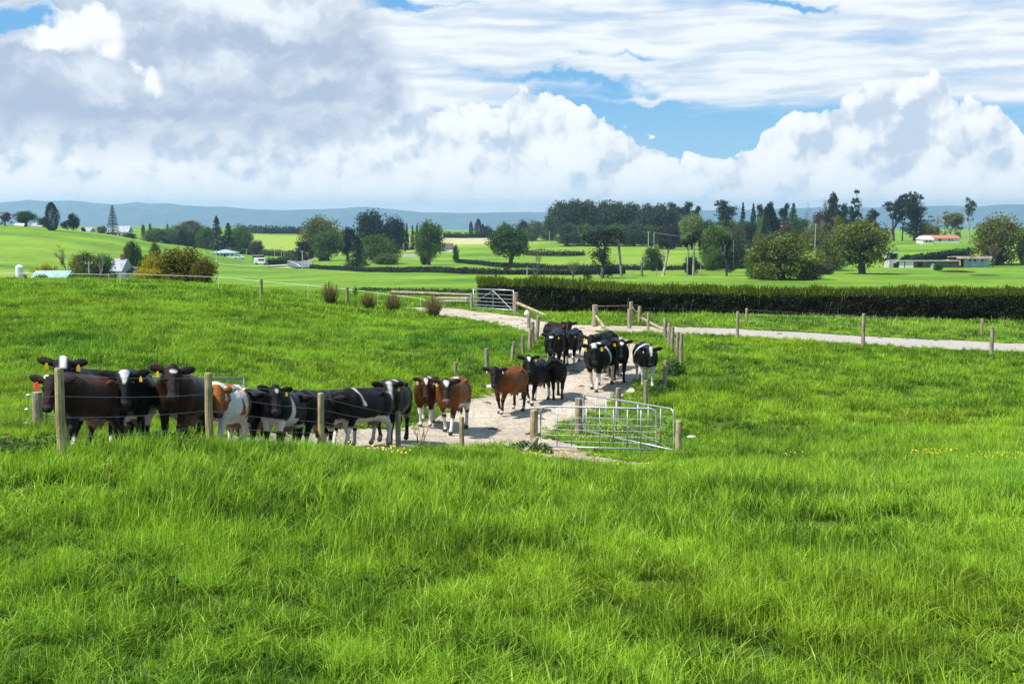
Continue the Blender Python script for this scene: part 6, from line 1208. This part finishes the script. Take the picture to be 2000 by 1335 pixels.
def shed_right():
    p = gp(1892, 338); H = at(1892, 500, 338).z - p.z; Wd = 63/F*338; e = empty('hay_shed', p); tag(e, 'blue grey corrugated shed with a rusty streaked roof and an open dark left bay', 'shed'); D = 6
    MB().quadbox((Wd*.11, -D/2, H*.42), (Wd*.78, .12, H*.86)).build('front_wall', IRON, e); MB().quadbox((0, D/2, H*.44), (Wd, .12, H*.9)).build('back_wall', IRON, e); MB().quadbox((Wd/2, 0, H*.43), (.12, D-.13, H*.9)).build('side_wall', IRON, e)
    MB().quadbox((-Wd/2, 0, H*.43), (.12, D-.13, H*.9)).build('side_wall', DARKIN, e)
    M = Matrix.Rotation(R(-3), 3, 'X'); MB().quadbox((0, -.3, H*.95), (Wd+.8, D+1.4, .14), M=M).quadbox((0, -D/2-.98, H*.90), (Wd+.8, .08, .5)).build('roof', RUSTR, e)
    for cx in (-.1, .05, .28): MB().quadbox((cx*Wd, -D/2-.08, H*.66), (.5, .08, .55)).build('opening', DARKIN, e)
    MB().quadbox((-Wd*.28, -D/2, H*.4), (.18, .18, H*.85)).build('post', WOODG, e)
shed_right()
p = gp(1870, 334); o = MB().quadbox(p + Vector((0, 0, .9)), (1.4, .9, .7)).quadbox(p + Vector((.4, 0, 1.5)), (.5, .8, .6)).build('yellow_digger', mat('yellow_paint', (.8, .5, .02), .5, .05, 3)); tag(o, 'small yellow machine parked in the open bay of the corrugated shed', 'machine')
def yards():
    d = 322; p = gp(1790, d); e = empty('stockyard', p); tag(e, 'long grey timber stockyard wall with white panels and dark openings', 'stockyard'); s_ = d/F
    def P2(u): return (u-1790)*s_
    MB().quadbox((P2(1812), 0, .95), (122*s_, .2, 1.7)).build('rail_wall', mat('grey_boards', (.17, .16, .15), .9, .35, 1.2, stretch=(3, 1, 1)), e); MB().quadbox((P2(1812), -.2, 1.9), (124*s_, 1.0, .22)).build('top_rail', CONC, e)
    for a, b_, z1 in ((1755, 1765, 1.75), (1767, 1783, 1.85), (1817, 1824, 1.3)): MB().quadbox((P2((a+b_)/2), -.35, z1/2-.1), ((b_-a)*s_, .12, z1)).build('white_panel', WALLW, e)
    for a, b_ in ((1744, 1754), (1792, 1800)): MB().quadbox((P2((a+b_)/2), -.35, .7), ((b_-a)*s_, .1, 1.2)).build('dark_opening', DARKIN, e)
    q_ = gp(1740, 326); H = at(1740, 493, 326).z - q_.z; W2 = 18*s_; e = empty('milking_shed', q_); tag(e, 'narrow two storey grey building with an open dark upper window by the round tree', 'shed')
    MB().quadbox((0, 0, H*.28), (W2, 4, H*.62)).build('wall', CONC, e); MB().quadbox((-W2/2+.12, 0, H*.76), (.24, 4, H*.36)).quadbox((W2/2-.12, 0, H*.76), (.24, 4, H*.36)).quadbox((0, 1.9, H*.76), (W2-.5, .2, H*.36)).build('upper_wall', CONC, e); MB().quadbox((0, 0, H*.98), (W2+.6, 4.8, .2)).build('roof', ROOFG, e); MB().quadbox((0, 1.7, H*.76), (W2-.5, .1, H*.34)).build('opening', DARKIN, e)
    q_ = gp(1612, 330); o = MB().quadbox(q_ + Vector((0, 0, 1.0)), (4, .3, 2.0)).build('white_wall', mat('pale_teal_boards', (.55, .66, .62), .8, .1, 2)); tag(o, 'pale teal boards glimpsed between the two large olive trees', 'wall')
yards()
p = gp(845, 455); o = MB().quadbox(at(800, 499, 462), (26/F*462, .3, 1.3)).build('garden_wall', WALLW); tag(o, 'long white garden wall left of the leafy open tree', 'wall'); o.location.z = 0
o = MB().quadbox(at(885, 490, 630), (22/F*630, .3, 1.3)).build('garden_wall', WALLW); tag(o, 'short white garden wall before the brown roofed house', 'wall')
p = gp(602, 455); e = empty('concrete_bin', p); tag(e, 'open white concrete bin at the road corner', 'bin'); w = 17/F*455; MB().quadbox((0, -1.0, .75), (w, .2, 1.7)).quadbox((0, 1.2, .75), (w, .2, 1.7)).build('wall', CONC, e); MB().quadbox((w/2-.1, .1, .9), (.2, 2, 2.0)).quadbox((-w/2+.1, .1, .75), (.2, 2, 1.7)).build('end_wall', WALLW, e)
# water tank and trough
p = gp(39, 205); H = at(39, 517, 205).z - p.z; e = empty('water_tank', p); tag(e, 'white cylindrical water tank at the left edge behind the crest', 'tank'); MB().tube([(0, 0, 0), (0, 0, H*.9)], .62, 20).build('tank', mat('tank_white', (.62, .65, .72), .5, .05, 2, bump=0), e); MB().tube([(0, 0, H*.9+.003), (0, 0, H)], [.62, .2], 20).build('lid', WHITE, e)
p = gp(48, 81); e = empty('pump_box', p); tag(e, 'small grey and black pump post with a white cap at the left edge crest', 'pump'); MB().tube([(0, 0, -.1), (0, 0, .42)], .10, 10).build('pipe', GALV, e); MB().quadbox((.1, 0, .2), (.08, .2, .34)).build('black_panel', BLACKP, e); MB().quadbox((.02, 0, .46), (.34, .24, .05)).build('cap', RAILW, e)
# van, ute
def vehicle(kind, u, d, L, Hh, rz, label):
    p = gp(u, d, .1); e = empty(kind, p, rz); tag(e, label, {'camper_van': 'van', 'pickup_truck': 'pickup truck'}[kind]); Wd = 2.0; PW_ = mat('white_car_paint', (.78, .79, .80), .3, .03, 1, bump=0, spec=.5); TY = mat('tyre_rubber', (.02, .02, .02), .8, .1, 3)
    def prism(prof, w, name, m_):
        mb = MB(); a = [(x, -w/2, z) for x, z in prof]; b_ = [(x, w/2, z) for x, z in prof]; mb.poly(a); mb.poly(b_[::-1]); n = len(prof)
        for i in range(n): mb.poly([a[i], b_[i], b_[(i+1) % n], a[(i+1) % n]])
        return mb.build(name, m_, e)
    if kind == 'camper_van':
        prism([(-L/2, .4), (-L/2, Hh), (L*.36, Hh), (L*.46, Hh*.62), (L/2, Hh*.5), (L/2, .4)], Wd, 'body', PW_)
        MB().quadbox((L*.10, -Wd/2-.02, Hh*.70), (L*.46, .06, Hh*.27)).build('window', GLASS, e); MB().quadbox((-L*.32, -Wd/2-.02, Hh*.55), (L*.18, .05, Hh*.5)).build('side_panel', WALLW, e)
        M = Matrix.Rotation(R(35), 3, 'Y'); MB().quadbox((L*.43, 0, Hh*.80), (.06, Wd*.88, Hh*.32), M=Matrix.Rotation(R(-24), 3, 'Y')).build('windscreen', GLASS, e)
    else:
        prism([(-L/2, .45), (-L/2, 1.0), (-L*.08, 1.0), (-L*.05, Hh), (L*.18, Hh), (L*.28, 1.1), (L*.5, .95), (L/2, .45)], 1.8, 'body', PW_); MB().quadbox((L*.08, -.91, Hh*.78), (L*.22, .05, Hh*.24)).build('window', GLASS, e)
    for x in (-L*.32, L*.32):
        for y in (-1, 1): MB().tube([(x, y*.75, .32), (x, y*1.0, .32)], .34, 14).build('wheel', TY, e)
    return e
vehicle('camper_van', 509.5, 458, 4.9, 2.45, R(-4), 'white camper van with dark windows driving on the valley road'); vehicle('pickup_truck', 467, 560, 4.9, 1.7, 0, 'white pickup truck parked right of the teal roofed house')
# power poles
def power_pole(u, vt, d, label, arm=1.6, r=.12, m=None):
    p = gp(u, d); H = at(u, vt, d).z - p.z; e = empty('power_pole', p); tag(e, label, 'power pole', 'power poles and masts'); MB().tube([(0, 0, -.3), (0, 0, H)], [r, r*.7], 8).build('pole', m or CONC, e)
    if arm:
        MB().quadbox((0, 0, H-.35), (arm, .12, .12)).build('crossarm', WOODG, e)
        for x in (-arm*.42, arm*.42, 0): MB().tube([(x, 0, H-.29), (x, 0, H-.08)], .05, 6).build('insulator', WHITE, e)
for a in ((175, 510, 190, 'concrete pole with cross arms in front of the dark garden trees', 1.2, .10), (424, 488, 330, 'pale pole in the field below the teal roofed house', 0, .13), (522, 503, 350, 'thin pole right of the camper van', 0, .10), (591, 489, 380, 'tall white pole beside the concrete bin', 1.2, .16), (537, 483, 560, 'pole pair left member near the road bend', 1.5, .13),
          (550, 481, 560, 'tallest pole near the road bend', 1.5, .15), (555, 484, 560, 'pole right next to the tallest near the road bend', 0, .13), (482, 486, 600, 'short pole right of the teal roofed house', 0, .12), (811, 443, 620, 'pole on the skyline left of the leafy tree', 1.2, .15), (1029.5, 521, 160, 'slim white pole above the left part of the hedge', 0, .07),
          (1266, 452, 520, 'twin pole left member under the grove', 1.6, .16), (1277, 452, 520, 'twin pole right member under the grove', 0, .14), (1073, 452, 600, 'pole at the left foot of the grove', 0, .14), (1591, 437, 420, 'pole on the grassy knoll before the bare tree', 1.4, .14), (1432, 470, 330, 'pale pole by the grey green tree', 0, .10), (166, 432, 600, 'thin mast on the left hill by the white buildings', 0, .12)): power_pole(*a)
e = empty('power_line', gp(1277, 520)); tag(e, 'two sagging power wires running right from the twin poles', 'power line'); O = e.location
for z_ in (0, 2): MB().tube([at(1277+(1340-1277)*t, 453+z_+(461-453)*t + 2.2*4*t*(1-t)*.3, 520) - O for t in [k/8 for k in range(9)]], .035, 4, False).build('wire', GALV, e)
# far grazing cattle and scattered field bits
for i, (u, v, d) in enumerate(((990, 518.5, 330), (909, 522, 322))):
    p = gp(u, d); mb = MB().ball((0, 0, .95), (.85, .3, .36), 10, 8).tube([(.55, 0, 1.1), (1.0, 0, .75)], [.2, .12], 7).ball((1.1, 0, .6), (.22, .11, .13))
    for x in (-.5, .5):
        for y in (-.15, .15): mb.tube([(x, y, 0), (x, y, .8)], [.06, .09], 6)
    o = mb.build('cow', mc_far if 'mc_far' in globals() else mat('far_black_coat', (.012, .011, .011), .7, .1, 2), smooth=True); o.location = p; o.rotation_euler.z = .4*i; tag(o, ['far black cow grazing in the centre field, the right one', 'far black cow lying low in the centre field, the left one'][i], 'cow', 'far grazing cattle')
for i, (u, d, w_) in enumerate(((695, 470, 300), )): pass
p = gp(1640, 55)
# ------------------------------------------------------------------ haze
hz = MB().quadbox((0, 6400, -62), (24000, 14000, 320)).build('haze'); hm = bpy.data.materials.new('haze_air'); hm.use_nodes = True; q = NG(hm.node_tree); q.n.remove(q.n['Principled BSDF']); pv_ = q.n.new('ShaderNodeVolumePrincipled')
pv_.inputs['Color'].default_value = (.50, .80, 1.0, 1); pv_.inputs['Density'].default_value = 0.000105; pv_.inputs['Anisotropy'].default_value = .2; q.l.new(pv_.outputs[0], q.n['Material Output'].inputs['Volume'])
hz.data.materials.append(hm); tag(hz, kind='stuff')
